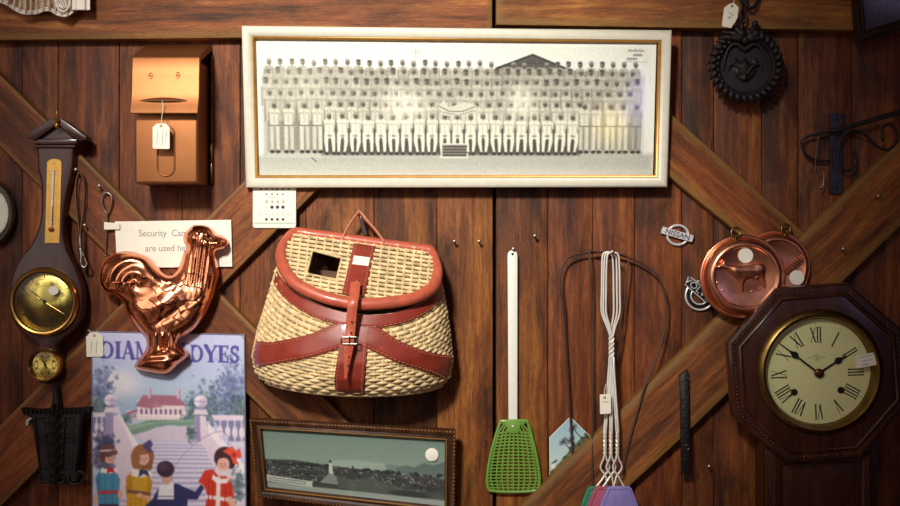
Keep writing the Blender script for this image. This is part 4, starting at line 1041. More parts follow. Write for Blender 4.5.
# ================================================================ three wire swatters
M['wire'] = mat('white_wire', (238, 236, 230), .35, .3, vary=.05)
def wire_swatter(xc, xl, xr, xs, ys, d, blade, col, label, fan):
    t = thing('wire_swatter', label, 'fly swatter', W(xc, 560, d), 'three wire fly swatters hung on one nail')
    b = N(); m = []
    for s in (-1, 1):
        x_out = xl if s < 0 else xr
        P = [(lerp(xl, xr, .5), 252.2 + (xc - 610) * .1, d + .001), (lerp(xc + .5, x_out, .8), 254.5, d + .0005), (x_out, 268, d), (x_out + s * .3, 290, d), (x_out + s * .4, 312, d), (lerp(x_out, xs, .55), 326, d), (xs + s * 1.0, 334, d)]
        P = spline(P, 5)
        for k in range(1, 25):            # first twist
            y = 334 + k; a = k / 24 * PI * 5; P.append((xs + s * 1.2 * math.cos(a) + (ys - xs) * 0, y, d + .0021 * s * math.sin(a)))
        for k in range(1, 9): P.append((lerp(xs, ys, k / 8) - s * .95, lerp(358, 432, k / 8), d))
        for k in range(1, 31): a = k / 30 * PI * 6; P.append((ys - s * 1.1 * math.cos(a), 432 + k * .83, d + .002 * s * math.sin(a)))
        y0 = 458
        q_ = [(ys - s * .9, y0, d), (ys - s * 4.6, 467.5, d), (ys + s * .8, 476, d + .001 * s), (lerp(ys, fan + s * 9, .35), 482, d), (fan + s * 8, 492, d)]
        P += spline(q_, 4)[1:]
        tube(b, [W(*p) for p in P], .0018, 7)
    obj('wire_stem', b, M['wire'], t)
    b = N(); bl = [(fan + x * blade[0], y) for x, y in ((-.62, 486.4), (.62, 486.4), (.76, 488.4), (1.05, 499), (1.3, 512), (1.36, 540), (1.32, 556), (1.2, 560), (-1.2, 560), (-1.32, 556), (-1.36, 540), (-1.3, 512), (-1.05, 499), (-.76, 488.4))]
    pplate(b, bl, d - .003, d + .0025, .0016, 2); bo = obj('blade', b, col, t)
    b = N(); r = inset(bl, 2.4); tube(b, [W(x, y, d + .0026) for x, y in r], .0014, 6, True); obj('hem', b, col, bo)
    return t
wire_swatter(605.8, 602.0, 613.2, 610.4, 605.0, .038, (16,), mat('green_cloth', (42, 128, 96), .6, bumps=.3, bscale=900), 'white wire swatter with the green blade, leftmost of three on one nail', 600)
wire_swatter(610.5, 604.0, 616.6, 611.6, 611.0, .046, (16,), mat('rose_cloth', (168, 78, 106), .6, bumps=.3, bscale=900), 'white wire swatter with the rose pink blade, between the green and the lilac', 607)
wire_swatter(612.5, 606.4, 619.4, 612.4, 617.4, .054, (16,), mat('lilac_cloth', (136, 124, 190), .6, bumps=.3, bscale=900), 'white wire swatter with the lilac blade, in front of the other two', 619.5)

# ================================================================ leather cords
M['cord'] = mat('dark_leather_cord', (62, 42, 34), .5, vary=.2)
lc = [(574.6, 481, .008), (571.8, 440, .012), (569, 394, .014), (565.4, 340, .018), (563.4, 310, .022), (560.4, 286, .026), (561, 270, .026), (566, 259.6, .024), (577, 254.4, .021), (590, 252.9, .019), (603.7, 252.2, .018), (616, 254, .018), (628, 257.6, .019), (644.6, 265.2, .022), (657, 275.6, .026), (664.4, 291.6, .028), (666.4, 306, .027), (664, 332, .028), (655, 362, .030), (645.5, 385, .031), (633, 428, .0295), (626, 456, .0288), (622.5, 474, .0286)]
b = N(); ptube(b, lc, .0021, 8, sm=6)
tag(obj('leather_cord', b, M['cord'], None, origin=W(*lc[-1])), 'wide bow of dark leather cord arching over the wire swatters', 'cord')
lc = [(592.6, 520, .030), (592.6, 486, .030), (592.4, 440, .024), (592.6, 360, .018), (592.4, 312, .020), (590.6, 270, .03), (589.6, 256, .028), (590.6, 251.2, .027), (598, 252.4, .026), (608, 251.8, .026), (620, 254.2, .026), (626.4, 256.2, .027), (628.6, 259.6, .028), (627.4, 274, .029), (625, 296, .030), (623.2, 316, .028), (619, 350, .026), (614.6, 374, .026), (612, 400, .026)]
b = N(); ptube(b, lc, .0019, 8, sm=6)
tag(obj('leather_cord', b, M['cord'], None, origin=W(*lc[0])), 'narrow loop of dark leather cord with straight ends, inside the wider bow', 'cord')

# ================================================================ copper moulds
def mould(cx, cy, r, d, ry, label, rot, tilt):
    t = thing('copper_mould', label, 'jelly mould', W(cx, cy + r, d), 'round copper moulds above the clock')
    c = W(cx, cy, d); R = m2(r, d)
    b = N(); lathe(b, c, [(R * .955, .0), (R * .985, .0015), (R, .004), (R * .985, .0068), (R * .955, .0078), (R * .93, .007), (R * .915, .009), (R * .90, .016), (R * .86, .024), (R * .80, .0295), (R * .75, .031), (R * .715, .0300), (R * .70, .0278), (R * .685, .0272), (R * .3, .0285), (0, .029)], 96, sz=ry)
    sh = obj('bowl', b, M['oldcopper'], t, smooth=60)
    p = W(*tilt); b = N(); lathe(b, p, [(.0058, -.001), (.0058, .004), (.0036, .005), (.003, .006)], 4, rot=.2)
    rc = p + Vector((.0004, -.0035, .0135)); tube(b, [rc + Vector((.0088 * math.cos(a), .0012 * math.sin(a), .0092 * math.sin(a))) for a in np.linspace(0, 2 * PI, 28, endpoint=False)], .0025, 10, True)
    tube(b, [p + Vector((0, -.003, -.004)), p + Vector((0, -.0038, .006))], .0042, 10)
    obj('hanging_ring', b, M['oldbrass'], t)
    return t, c, R
fm, c, R = mould(742, 276.5, 43.2, .052, .975, 'round copper mould embossed with a cow, hanging in front', 0, (735.2, 239.5, .064))
COW = [(642, 262), (0, 0)]
def Q(x, y): return (640 + x / 3.895, 200 + y / 3.895)
cow = [Q(*p) for p in ((298, 262), (306, 250), (318, 244), (322, 234), (334, 236), (340, 248), (362, 252), (400, 250), (440, 246), (472, 242), (486, 250), (490, 268), (488, 300), (492, 330), (484, 346), (478, 322), (470, 300), (462, 296), (440, 306), (416, 312), (404, 330), (406, 356), (396, 358), (388, 330), (386, 314), (372, 304), (360, 290), (346, 276), (326, 268), (306, 270))]
cow = spline(cow, 3, True)
fd_ = .052 + .0282
def cowh(x, y, d):
    t = np.clip(d / 2.2, 0, 1); h = .0100 * np.sqrt(1 - (1 - t) ** 2)
    cx, cy = Q(425, 275); h = h + np.minimum(d / 3, 1) * (.003 * gauss(x, y, cx, cy, 12, 5) + .0022 * gauss(x, y, *Q(470, 268), 4.5, 6) + .0022 * gauss(x, y, *Q(375, 275), 5, 5))
    return fd_ + h
b = N(); relief(b, cow, cowh, .45, dback=fd_ - .002); obj('embossed_cow', b, M['oldcopper'], fm, smooth=80)
b = N(); P = [W(*Q(x, y), fd_ + .0012) for x, y in ((440, 330), (450, 345), (462, 350), (474, 340))]; tube(b, P, .0012, 6); obj('embossed_ground', b, M['oldcopper'], fm); b = N(); lathe(b, W(*Q(455, 300), fd_ + .004), [(.006, -.003), (.0055, .0015), (.003, .003), (0, .0034)], 20); obj('udder', b, M['oldcopper'], fm)
for x, y in ((302, 322), (322, 352), (436, 356)): b = N(); ball(b, W(*Q(x, y), fd_), .0024, sy=.3); obj('dent', b, M['oldcopper'], fm)
stk = N(); lathe(stk, W(745.6, 255.6, .0812), [(m2(7.4, .08), -.001), (m2(7.4, .08), .0004), (0, .0005)], 32); obj('round_sticker', stk, M['paper'], fm, label='round white price sticker above the cow')
bm_, c, R = mould(774, 267, 36, .027, 1.02, 'round copper mould with ribbed relief, half hidden behind the cow mould', 0, (785.2, 236, .036))
b = N()
for k in range(7):
    a = -.55 + k * .02; x, y = lerp(787, 800.5, k / 6), lerp(272, 259.5, k / 6)
    u = Vector((-.62, 0, .78)).normalized(); p = W(x, y, .0555); L = .0105 - abs(k - 3) * .0009
    tube(b, [p - u * L, p - u * L * .5 + Vector((0, -.003, 0)), p + Vector((0, -.0036, 0)), p + u * L * .5 + Vector((0, -.003, 0)), p + u * L], [.0012, .0024, .0026, .0024, .0012], 8)
obj('embossed_ribs', b, M['oldcopper'], bm_)
stk = N(); lathe(stk, W(796.8, 277.6, .0590), [(m2(7.4, .06), -.003), (m2(7.4, .06), .0004), (0, .0005)], 32); obj('round_sticker', stk, M['paper'], bm_, label='round white price sticker on the right side')

# ================================================================ car badges
nb = thing('car_badge', 'chrome ring car badge crossed by a lettered bar, right of the leather cords', 'badge', W(677.5, 246, 0))
c = W(677.8, 235, .004); b = N(); r = m2(10.6); P = [c + Vector((r * math.cos(a), 0, r * .92 * math.sin(a))) for a in np.linspace(0, 2 * PI, 48, endpoint=False)]; tube(b, P, .0027, 10, True); obj('ring', b, M['chrome'], nb)
ang = math.atan2(43, 147); b = N()
bar = [(677.6 + x * math.cos(ang) - y * math.sin(ang), 234.4 + x * math.sin(ang) + y * math.cos(ang)) for x, y in ((-16, -3.6), (16, -3.6), (16.4, 0), (16, 3.6), (-16, 3.6), (-16.4, 0))]
pplate(b, bar, .001, .0095, .0008, 1); br_ = obj('name_bar', b, M['chrome'], nb)
text('lettering', 'NISSAN', W(677.6, 234.6, .0098), .0142, M['black'], br_, rot=ang, sx=1.06)
vb = thing('car_badge', 'black and chrome ring badge half hidden behind the cow mould', 'badge', W(700, 310, 0))
c = W(699.8, 295.5, .004); b = N(); r = m2(14.2); lathe(b, c, [(r * 1.0, -.003), (r * .98, .0), (r * .6, .0005), (r * .56, -.003)], 48); obj('enamel_ring', b, M['black'], vb)
b = N()
for rr in (1.0, .62): tube(b, [c + Vector((r * rr * math.cos(a), -.001, r * rr * math.sin(a))) for a in np.linspace(0, 2 * PI, 56, endpoint=False)],   .0021 if rr == 1 else .0016, 8, True)
obj('chrome_outline', b, M['chrome'], vb)
ang = math.radians(41); b = N(); bar = [(698.5 + x * math.cos(ang) - y * math.sin(ang), 290 + x * math.sin(ang) + y * math.cos(ang)) for x, y in ((-14, -4.6), (14, -4.6), (14, 4.6), (-14, 4.6))]
pplate(b, bar, .003, .0085, .0006, 1); bb = obj('name_bar', b, M['black'], vb)
b = N(); tube(b, [W(x, y, .0083) for x, y in bar], .0014, 6, True); obj('bar_edge', b, M['chrome'], bb)
text('lettering', 'VOLVO', W(698.6, 290.0, .0088), .0185, M['chrome'], bb, rot=ang, sx=1.1)

# ================================================================ octagonal wall clock
OC = (819.0, 373.3); ROT = math.radians(-4.2)
ck = thing('wall_clock', 'octagonal dark wooden wall clock with a cream Roman numeral dial', 'clock', W(820, 560, .03))
CD = .098
def O(dx, dy, rot=ROT): return (OC[0] + dx * math.cos(rot) - dy * math.sin(rot), OC[1] + dx * math.sin(rot) + dy * math.cos(rot))
def octa(r, d, rot=ROT):
    return [tuple(getattr(W(*O(r / math.cos(PI / 8) * math.cos(PI / 8 + k * PI / 4), r / math.cos(PI / 8) * math.sin(PI / 8 + k * PI / 4), rot), d), a) for a in 'xz') for k in range(8)]
def ring8(b, prof):
    rings = [[b.verts.new((x, -d, z)) for x, z in octa(r, dd)] for (r, d) in prof for dd in (CD,)]
    for (r, d), R_ in zip(prof, rings):
        for v in R_: v.co.y = -d
    for A, B in zip(rings, rings[1:]): bridge(b, A, B)
    return rings
b = N(); ring8(b, [(80, .060), (87.6, .066), (88.4, .072), (88.4, .086), (87.6, .092), (85.4, .0955), (79.5, .096), (78.6, .0985), (76.8, .1005), (75.4, .099), (75, .095)]); obj('outer_moulding', b, M['clockwood'], ck, smooth=30)
b = N(); ring8(b, [(75.4, .094), (74, .0945), (56, .0955)]); 
r_ = ring8(b, [(56, .0955), (56, .03)]); obj('octagon_panel', b, M['clockwood'], ck, smooth=20)
b = N(); R_ = ring8(b, [(62, .0), (62, .062), (82, .062), (40, .063)]); face(b, R_[0]); obj('case_back', b, M['darkwood'], ck)
b = N(); pts = [Vector((x, -.0958, z)) for x, z in octa(82.6, CD)]
for k in range(8):
    p, q_ = pts[k], pts[(k + 1) % 8]; nB = 17
    for i in range(nB):
        t = (i + .5) / nB; dr = (q_ - p).normalized(); a = math.atan2(dr.z, dr.x)
        ball(b, p.lerp(q_, t), .0033, sx=.85, sy=.8, sub=1)
obj('beaded_trim', b, M['clockwood'], ck, smooth=80)
dc = W(818.6, 373.6, .085); k_ = m2(1, .085)
b = N(); cB = W(819.6, 371.8, .0955); kB = m2(1, .1)
lathe(b, cB, [(62.5 * kB, -.001), (62.8 * kB, .004), (61.0 * kB, .009), (58.0 * kB, .0115), (55.5 * kB, .0100), (54.2 * kB, .0060), (53.5 * kB, -.006), (52.5 * kB, -.011)], 96); obj('bezel', b, M['oldbrass'], ck)
b = N(); dcx = W(818.8, 374, .086); lathe(b, dcx, [(55 * k_, -.002), (55 * k_, .0), (0, .0)], 96)
dial = obj('dial', b, mat('aged_dial', (220, 220, 160), .5, vary=.05, vscale=14), ck)
DR = math.radians(-2.0); dd_ = .0863
def dp(ang, r, t=0):     # polar on the dial: ang clockwise from XII, r photo units, t tangential
    a = ang + DR; ux, uy = math.sin(a), -math.cos(a); tx, ty = math.cos(a), math.sin(a)
    return (817.4 + ux * r + tx * t, 373.4 + uy * r + ty * t)
def stroke(b, ang, p, q_, w):
    (r0, t0), (r1, t1) = p, q_; L = math.hypot(r1 - r0, t1 - t0); nr, nt_ = -(t1 - t0) / L * w / 2, (r1 - r0) / L * w / 2
    pl = [dp(ang, r0 + nr, t0 + nt_), dp(ang, r1 + nr, t1 + nt_), dp(ang, r1 - nr, t1 - nt_), dp(ang, r0 - nr, t0 - nt_)]
    pplate(b, pl, dd_ - .0003, dd_)
NUM = {1: 'I', 2: 'II', 3: 'III', 4: 'IIII', 5: 'V', 6: 'VI', 7: 'VII', 8: 'VIII', 9: 'IX', 10: 'X', 11: 'XI', 12: 'XII'}
WID = {'I': 2.9, 'V': 5.6, 'X': 5.8}
b = N(); r0, r1 = 31.0, 46.0
for n_, s in NUM.items():
    a = n_ * PI / 6; tot = sum(WID[ch] for ch in s); x = -tot / 2
    for ch in s:
        w = WID[ch]; c_ = x + w / 2
        if ch == 'I': stroke(b, a, (r0, c_), (r1, c_), 1.25)
        elif ch == 'V': stroke(b, a, (r1, c_ - w / 2 + .7), (r0, c_), 1.3); stroke(b, a, (r1, c_ + w / 2 - .7), (r0, c_), .55)
        else: stroke(b, a, (r1, c_ - w / 2 + .6), (r0, c_ + w / 2 - .6), 1.3); stroke(b, a, (r1, c_ + w / 2 - .6), (r0, c_ - w / 2 + .6), .55)
        for rr in (r0, r1):
            if ch == 'V' and rr == r0: continue
            if ch in 'I': stroke(b, a, (rr, c_ - 1.2), (rr, c_ + 1.2), .5)
        x += w
    ball(b, W(*dp(a, 49.6), dd_), .0008, sub=1)
obj('numerals', b, M['black'], dial)
b = N(); tube(b, [W(*dp(0, 15.8 + 3.1 * math.cos(t), 3.1 * math.sin(t)), dd_) for t in np.linspace(0, 2 * PI, 32, endpoint=False)], .0003, 5, True)
for sg_ in (-1, 1): ptube(b, [(*dp(0, 15.8, sg_ * 4.4), dd_), (*dp(0, 15.8, sg_ * 9), dd_)], .0004, 5)
P = [dp(0, 15.8 + y, x) for x, y in ((1.1, 1.5), (-.9, 1.5), (-1.1, .4), (1.0, -.4), (.9, -1.5), (-1.1, -1.5))]; ptube(b, [(*p, dd_) for p in P], .00045, 5); obj('dial_emblem', b, mat('dial_grey', (96, 96, 78), .6), dial)
for x, y in ((794.2, 392.2), (840.8, 390.2)):
    b = N(); cc = W(x, y, dd_); lathe(b, cc, [(.0066, 0), (.0064, .0012), (.005, .0014), (.0046, .0004)], 24); lathe(b, cc, [(.0048, .0004), (0, .0004)], 16); box(b, (cc.x - .0016, cc.y - .003, cc.z - .0016), (cc.x + .0016, cc.y, cc.z + .0016)); obj('winding_hole', b, mat('dark_arbor', (60, 36, 24), .4, .5), dial)
def hand(name, deg, L, spade, d):
    a = math.radians(deg); pv = (818.8, 373.2); ux, uy = math.sin(a), -math.cos(a)
    def h(r, t): return (pv[0] + ux * r + -uy * t, pv[1] + uy * r + ux * t)
    b = N(); o_ = [h(-4, -1), h(4, -.9), (h(spade - 5, -.8)), h(spade - 3.5, -1.6), h(spade - 1.5, -3.2), h(spade + 1.2, -3.3), h(spade + 3.6, -1.6), h(spade + 6, -.7), h(L, -.25), h(L, .25), h(spade + 6, .7), h(spade + 3.6, 1.6), h(spade + 1.2, 3.3), h(spade - 1.5, 3.2), h(spade - 3.5, 1.6), h(spade - 5, .8), h(4, .9), h(-4, 1)]
    pplate(b, o_, d, d + .0012, .0003, 1); return obj(name, b, M['black'], dial)
hand('minute_hand', -52.5, 50, 30, .0905); hand('hour_hand', 57.5, 33, 23.5, .0885)
b = N(); lathe(b, W(818.8, 373.2, .0865), [(.0092, 0), (.0088, .005), (.006, .007), (0, .0075)], 24); obj('centre_boss', b, mat('bronze_boss', (88, 54, 34), .35, .8), dial)
b = N(); lathe(b, cB, [(54.6 * kB, .0065), (30 * kB, .0088), (0, .0095)], 64); obj('dial_glass', b, M['glass'], ck)
b = N(); st_ = [(854.8, 356), (874.6, 352.2), (876.6, 364.8), (856.6, 368.6)]; pplate(b, st_, .1045, .1056); so = obj('price_sticker', b, M['paper'], ck, label='white handwritten price sticker on the dial glass')
b = N()
for k, (xa, ya, xb, yb_) in enumerate(((857.5, 357.8, 873, 355), (862, 361.2, 872, 359.4), (862.5, 365, 868, 364))):
    ptube(b, [(lerp(xa, xb, i / 14), lerp(ya, yb_, i / 14) + .7 * math.sin(i * 2.2 + k), .1058) for i in range(15)], .0004, 5)
obj('handwriting', b, mat('blue_pen', (84, 110, 128), .6), so)
# drop case under the octagon
b = N(); x0, x1 = 764.5, 878
pplate(b, [(x0, 430), (x1, 430), (x1, 585), (x0, 585)], .0, .066, .004, 2); dcs = obj('drop_case', b, M['clockwood'], ck)
b = N(); qq = quad([W(772, 456, .066), W(870, 452, .066), W(870, 575, .066), W(772, 575, .066)]); moulding(b, qq, [(0, -.002), (0, .004), (.004, .008), (.012, .008), (.018, .003), (.018, -.002)]); obj('door_frame', b, M['clockwood'], dcs)
b = N(); ptube(b, [(766.8, 461, .0665), (766.4, 580, .0665)], .0014, 6); obj('case_edge_line', b, M['oldbrass'], dcs)

# ================================================================ dark round casting with leaf rim
wr = thing('round_casting', 'dark round casting with a leafy rim hanging by a chain under the right rail', 'wall ornament', W(745, 103, .034))
wc = (745, 66.5); WD = .034
b = N(); c = W(*wc, WD); k1 = m2(1, WD)
lathe(b, c, [(32 * k1, -.002), (33 * k1, .004), (31 * k1, .010), (28 * k1, .0115), (26 * k1, .008), (25.5 * k1, .004), (24, 0)] [:6], 72); lathe(b, c, [(26.5 * k1, .003), (0, .003)], 48); disc = obj('disc', b, M['iron'], wr)
b = N()
for i in range(30):
    a = 2 * PI * i / 30; ux, uz = math.cos(a), math.sin(a); sw = .35
    P = [c + Vector((r * k1 * math.cos(a + s), -h, r * k1 * math.sin(a + s))) for r, s, h in ((29, 0, .011), (32.5, .03, .0125), (35.5, .09, .011), (38, .17, .005))]
    tube(b, P, [.0042, .0062, .0046, .0008], 8)
obj('leaf_rim', b, M['iron'], wr, smooth=80)
shield = spline([(731, 62), (736, 58), (741, 62), (745, 57), (749, 62), (754, 58), (759, 62), (757, 72), (752, 79), (745, 83), (738, 79), (733, 72)], 4, True)
b = N(); relief(b, shield, lambda x, y, d: WD + .003 + .004 * np.minimum(d / 3, 1) + np.minimum(d / 3, 1) * (.0012 * np.sin(np.abs(x - 745) * .6 - y * .3) + .006 * gauss(x, y, 745, 66, 4, 12) - .004 * gauss(x, y, 745, 52, 4, 4)), .8, dback=WD)
for s in (-1, 1):
    P = [W(*p, WD + .008) for p in spline([(745, 50), (745 + s * 9, 44), (745 + s * 16, 48), (745 + s * 20, 58), (745 + s * 22, 70)], 4)]; tube(b, P, [lerp(.005, .0015, i / (len(P) - 1)) for i in range(len(P))], 8)
    P = [W(*p, WD + .010) for p in spline([(745 + s * 2, 74), (745 + s * 8, 66), (745 + s * 15, 64), (745 + s * 17, 70)], 4)]; tube(b, P, [lerp(.004, .001, i / (len(P) - 1)) for i in range(len(P))], 8)
obj('shield_relief', b, M['iron'], wr, smooth=80)
b = N()
for s in (-1, 1):
    for (ex_, ey_, w_) in ((718, 38, .005), (722, 32, .0055), (730, 27, .0045)):
        ex2 = 745 + s * (745 - ex_); P = [W(*p, dpt) for p, dpt in zip(spline([(745 + s * 3, 40), (lerp(745, ex2, .5), lerp(40, ey_, .7) - 1), (ex2, ey_)], 5), np.linspace(WD + .012, WD + .004, 20))]
        tube(b, P, [.003 + w_ * math.sin(PI * min(1, .15 + i / (len(P) - 1))) * .8 for i in range(len(P))], 8)
ball(b, W(745, 40, WD + .01), .009, sy=.7); ball(b, W(755, 24, WD + .006), .007, sy=.6)
obj('leaf_crest', b, M['iron'], wr, smooth=80)
b = N()
for k in range(5):
    cc = W(742 + k % 2 * 1.5, 27 - k * 9.4, .045); M3 = [Vector((.0062 * math.cos(t), 0, .0105 * math.sin(t))) for t in np.linspace(0, 2 * PI, 20, endpoint=False)]
    tube(b, [cc + (v if k % 2 else Vector((v.x * .35, v.x * .94, v.z))) for v in M3], .0027, 8, True)
ch = obj('chain', b, M['iron'], wr)
b = N(); ptube(b, [(757, -14, .032), (758, 0, .04), (752, 8, .046), (745, 4, .046), (742, -8, .046)], .004, 8, sm=5); obj('hanger_hook', b, M['iron'], wr)

# ================================================================ iron scroll bracket
ib = thing('scroll_bracket', 'dark iron wall bracket with scrolls on an upright plate, right edge', 'bracket', W(836.5, 194, .002))
b = N(); pplate(b, [(829.8, 113), (843, 113), (843.2, 193.6), (830, 193.6)], .0, .008, .001, 1); pl_ = obj('wall_plate', b, M['plateiron'], ib)
for y in (119, 151, 188): b = N(); ball(b, W(836.4, y, .0082), .0034, sy=.5); obj('plate_screw', b, M['iron'], pl_)
b = N(); P = spline([(829, 130.5, .016), (838, 129.5, .024), (860, 123.5, .028), (893, 114, .032), (930, 104, .036), (960, 96, .04)], 4); tube(b, [W(*p) for p in P], [.005] * len(P), 8); obj('arm', b, M['iron'], ib)
def scroll(pts, d0, d1, r):
    P = spline(pts, 5); n = len(P); b = N(); tube(b, [W(x, y, lerp(d0, d1, i / (n - 1))) for i, (x, y) in enumerate(P)], r, 8); return obj('scroll', b, M['iron'], ib)
scroll([(829, 161), (815, 160.4), (805, 153), (801.6, 142.5), (807, 136.6), (818, 134), (830, 130.6)], .012, .02, .0028)
scroll([(852.5, 151), (856, 158), (854, 167), (846, 170.6), (839.6, 163), (838.4, 148), (843.4, 135.4), (853, 130.6), (865, 135), (875, 145), (886, 150), (895, 144), (896.4, 132), (890, 124), (883, 128), (881.6, 138), (884, 141)], .02, .026, .0026)
b = N(); ptube(b, [(826, 133.4, .026), (819.5, 136, .027), (817, 146, .024), (815.6, 165, .021), (817.4, 178, .021), (820.4, 186.6, .022), (823.2, 183, .022), (823.6, 172, .022), (820, 168, .022)], .0011, 6, sm=5); ptube(b, [(814.6, 173.4, .023), (819, 171, .023), (823, 168.6, .024)], .0009, 6)
ball(b, W(821, 187.6, .022), .0028)
tag(obj('wire_hook', b, M['steel'], None, origin=W(820, 187, .02)), 'thin bent wire dangling from the left scroll of the iron bracket', 'hook')

# ================================================================ iron strip on the brace
sp = thing('iron_strip', 'narrow rough black iron strip nailed upright on the brace left of the clock', 'iron strip', W(685, 474, .03))
b = N(); pplate(b, [(680, 375), (687.6, 369.6), (689.2, 375), (690, 420), (690.6, 474), (681.8, 474.6)], .0262, .034, .0012, 1)
for k in range(20):
    y = 380 + k * 4.7
    for x in (682.6, 685.6, 688): ball(b, W(x + random.uniform(-.6, .6), y + random.uniform(-1.4, 1.4), .034), random.uniform(.0014, .003), sy=.7, sub=1)
obj('strip', b, M['iron'], sp, smooth=60)
for x, y in ((681.2, 380.4), (689, 379), (686.4, 445), (688.6, 449)):
    b = N(); ball(b, W(x, y, .0345), .0017, sub=2); obj('bright_nail', b, M['nail'], sp)

# ================================================================ carved iron wall pocket, lower left
wp = thing('carved_bracket', 'dark carved bracket with a braided centre rib below the barometer', 'bracket', W(56, 484, .03))
d0 = .0235; WPD = .040
outl = [(20.4, 408), (37, 409.6), (50, 409), (52.4, 400), (53, 386), (57.6, 386), (59.6, 400), (61, 409), (74, 408.4), (91, 407), (89, 412), (83, 417), (81, 430), (80, 450), (77, 472), (79.6, 478), (77, 484), (68, 484.4), (62, 481), (56, 484.6), (49, 482), (43, 484), (39.6, 480), (39.4, 470), (35, 442), (31.4, 417), (23, 414)]
def wph(x, y, d):
    h = .005 * np.minimum(d / 2.2, 1)
    fx = np.clip((y - 405) / 6, 0, 1)
    rib = np.exp(-((x - 54.6) / 6.0) ** 2) * (y > 409); ph = ((y - np.abs(x - 54.6) * -.75) % 10.4) / 10.4
    h = h + rib * (.004 + .006 * (1 - ph) * (np.abs(x - 54.6) < 8.5))
    h = h + .0024 * np.sin(x * 1.45) * (y < 414) * (y > 404)
    for cx_, w_ in ((41, 4.6), (69.5, 4.8)):
        inn = (np.abs(x - cx_ - (y - 430) * (.10 if cx_ < 50 else -.06)) < w_) & (y > 418) & (y < 470)
        h = h - .004 * inn
        h = h + .003 * ((np.abs(y - 436) < 1.1) | (np.abs(y - 441) < 1.1)) * (np.abs(x - cx_) < 6)
    return WPD + h
b = N(); relief(b, outl, wph, .6, dback=d0); obj('plaque', b, M['iron'], wp, smooth=50)
b = N()
for pts in ([(38, 474), (42, 481), (49, 481), (50, 476), (46, 475)], [(54, 474), (53, 481), (60, 483), (65, 480), (63, 476)], [(69, 476), (70, 483), (78, 484), (84, 479), (83, 473), (78, 472), (77, 477)]): ptube(b, [(x, y, WPD + .006) for x, y in pts], .0026, 8, sm=4)
obj('scroll_feet', b, M['iron'], wp)
b = N(); pplate(b, [(26, 420), (28.4, 418.4), (32.4, 418.2), (29, 420.6), (28.2, 424.4), (26.8, 426), (25.6, 424)], WPD - .012, WPD + .004, .0004, 1); obj('bare_chip', b, mat('bare_plaster', (196, 200, 196), .6), wp, label='pale chipped corner')

# ================================================================ tin sign with children
c = [W(91.2, 331, .0275), W(245, 334.2, .0275), W(247, 536, .0265), W(91.5, 536, .0265)]
q = quad(c)
ps = thing('tin_sign', 'blue tin advertising sign with children before a mansion and steps', 'sign', (c[2] + c[3]) / 2)
b = N(); moulding(b, q, [(0, -.003), (0, .0), (.0012, .0012), (.0024, .0003), (.0024, -.003)]); qslab(b, q, 0, 0, 1, 1, -.003, -.0006); obj('tin_sheet', b, mat('tin_edge', (150, 148, 176), .4, .3), ps)
cv = Canvas(91, 331, 247, 536, 2.4, (196, 198, 226))
cv.grad(331, 420, (190, 192, 224), (152, 176, 204)); cv.grad(380, 420, (172, 186, 214), (150, 180, 200))
cv.ell(117, 382, 22, 13, (238, 228, 226), .7, 7); cv.ell(180, 392, 30, 10, (182, 200, 214), .5, 7); cv.ell(225, 372, 30, 12, (190, 198, 226), .6, 8)
def tree(cx, cy, w, h, n, cols, seed):
    n = int(n * 2.2)
    r = random.Random(seed)
    for k in range(n):
        x, y = cx + r.gauss(0, w * .42), cy + r.gauss(0, h * .42); cv.ell(x, y, r.uniform(.8, 2.6), r.uniform(.7, 2), r.choice(cols), .62, .7, r.uniform(0, 3))
TR = ((92, 96, 146), (106, 116, 160), (126, 140, 174), (80, 86, 128), (150, 162, 190)); GR = ((82, 106, 116), (104, 128, 128), (70, 88, 108), (124, 146, 140))
tree(100, 392, 16, 30, 130, TR, 1); tree(97, 410, 14, 20, 80, GR, 2)
tree(214, 404, 26, 24, 170, TR + GR, 3); tree(235, 388, 16, 36, 170, TR, 4); tree(200, 408, 18, 16, 90, GR, 5); tree(240, 408, 14, 20, 80, GR, 6)
# mansion: hipped roof, two chimneys, columned porch
HX = lambda x: 128 + (x - 128) * 1.0
cv.poly([(126, 409), (187, 409), (187, 419), (126, 419)], (214, 196, 210)); cv.poly([(137, 399), (150, 396), (178, 398), (186, 404), (186, 419), (137, 419)], (226, 206, 212))
cv.poly([(135, 405), (143, 394), (160, 393.5), (178, 394), (188, 404), (160, 404), (152, 408)], (162, 108, 128)); cv.poly([(150, 406), (156, 399), (163, 406)], (178, 124, 140))
for x in (148, 178): cv.poly([(x, 387), (x + 3, 387), (x + 3, 397), (x, 397)], (214, 186, 196)); cv.poly([(x + 2, 387), (x + 3, 387), (x + 3, 397), (x + 2, 397)], (150, 110, 136))
for k in range(9): cv.poly([(140 + k * 5, 408), (142.4 + k * 5, 408), (142.4 + k * 5, 413), (140 + k * 5, 413)], (120, 96, 132)); cv.line([(138.4 + k * 5, 407), (138.4 + k * 5, 419)], .8, (244, 232, 232))
cv.line([(136, 414.4), (188, 414.4)], 1, (240, 226, 228)); cv.poly([(126, 412), (137, 408), (137, 411), (126, 414)], (160, 100, 122)); 
for k in range(3): cv.poly([(128 + k * 3, 413), (129.4 + k * 3, 413), (129.4 + k * 3, 417), (128 + k * 3, 417)], (120, 100, 130))
tree(126, 419, 6, 5, 14, GR, 8); tree(190, 417, 8, 6, 24, GR, 9)
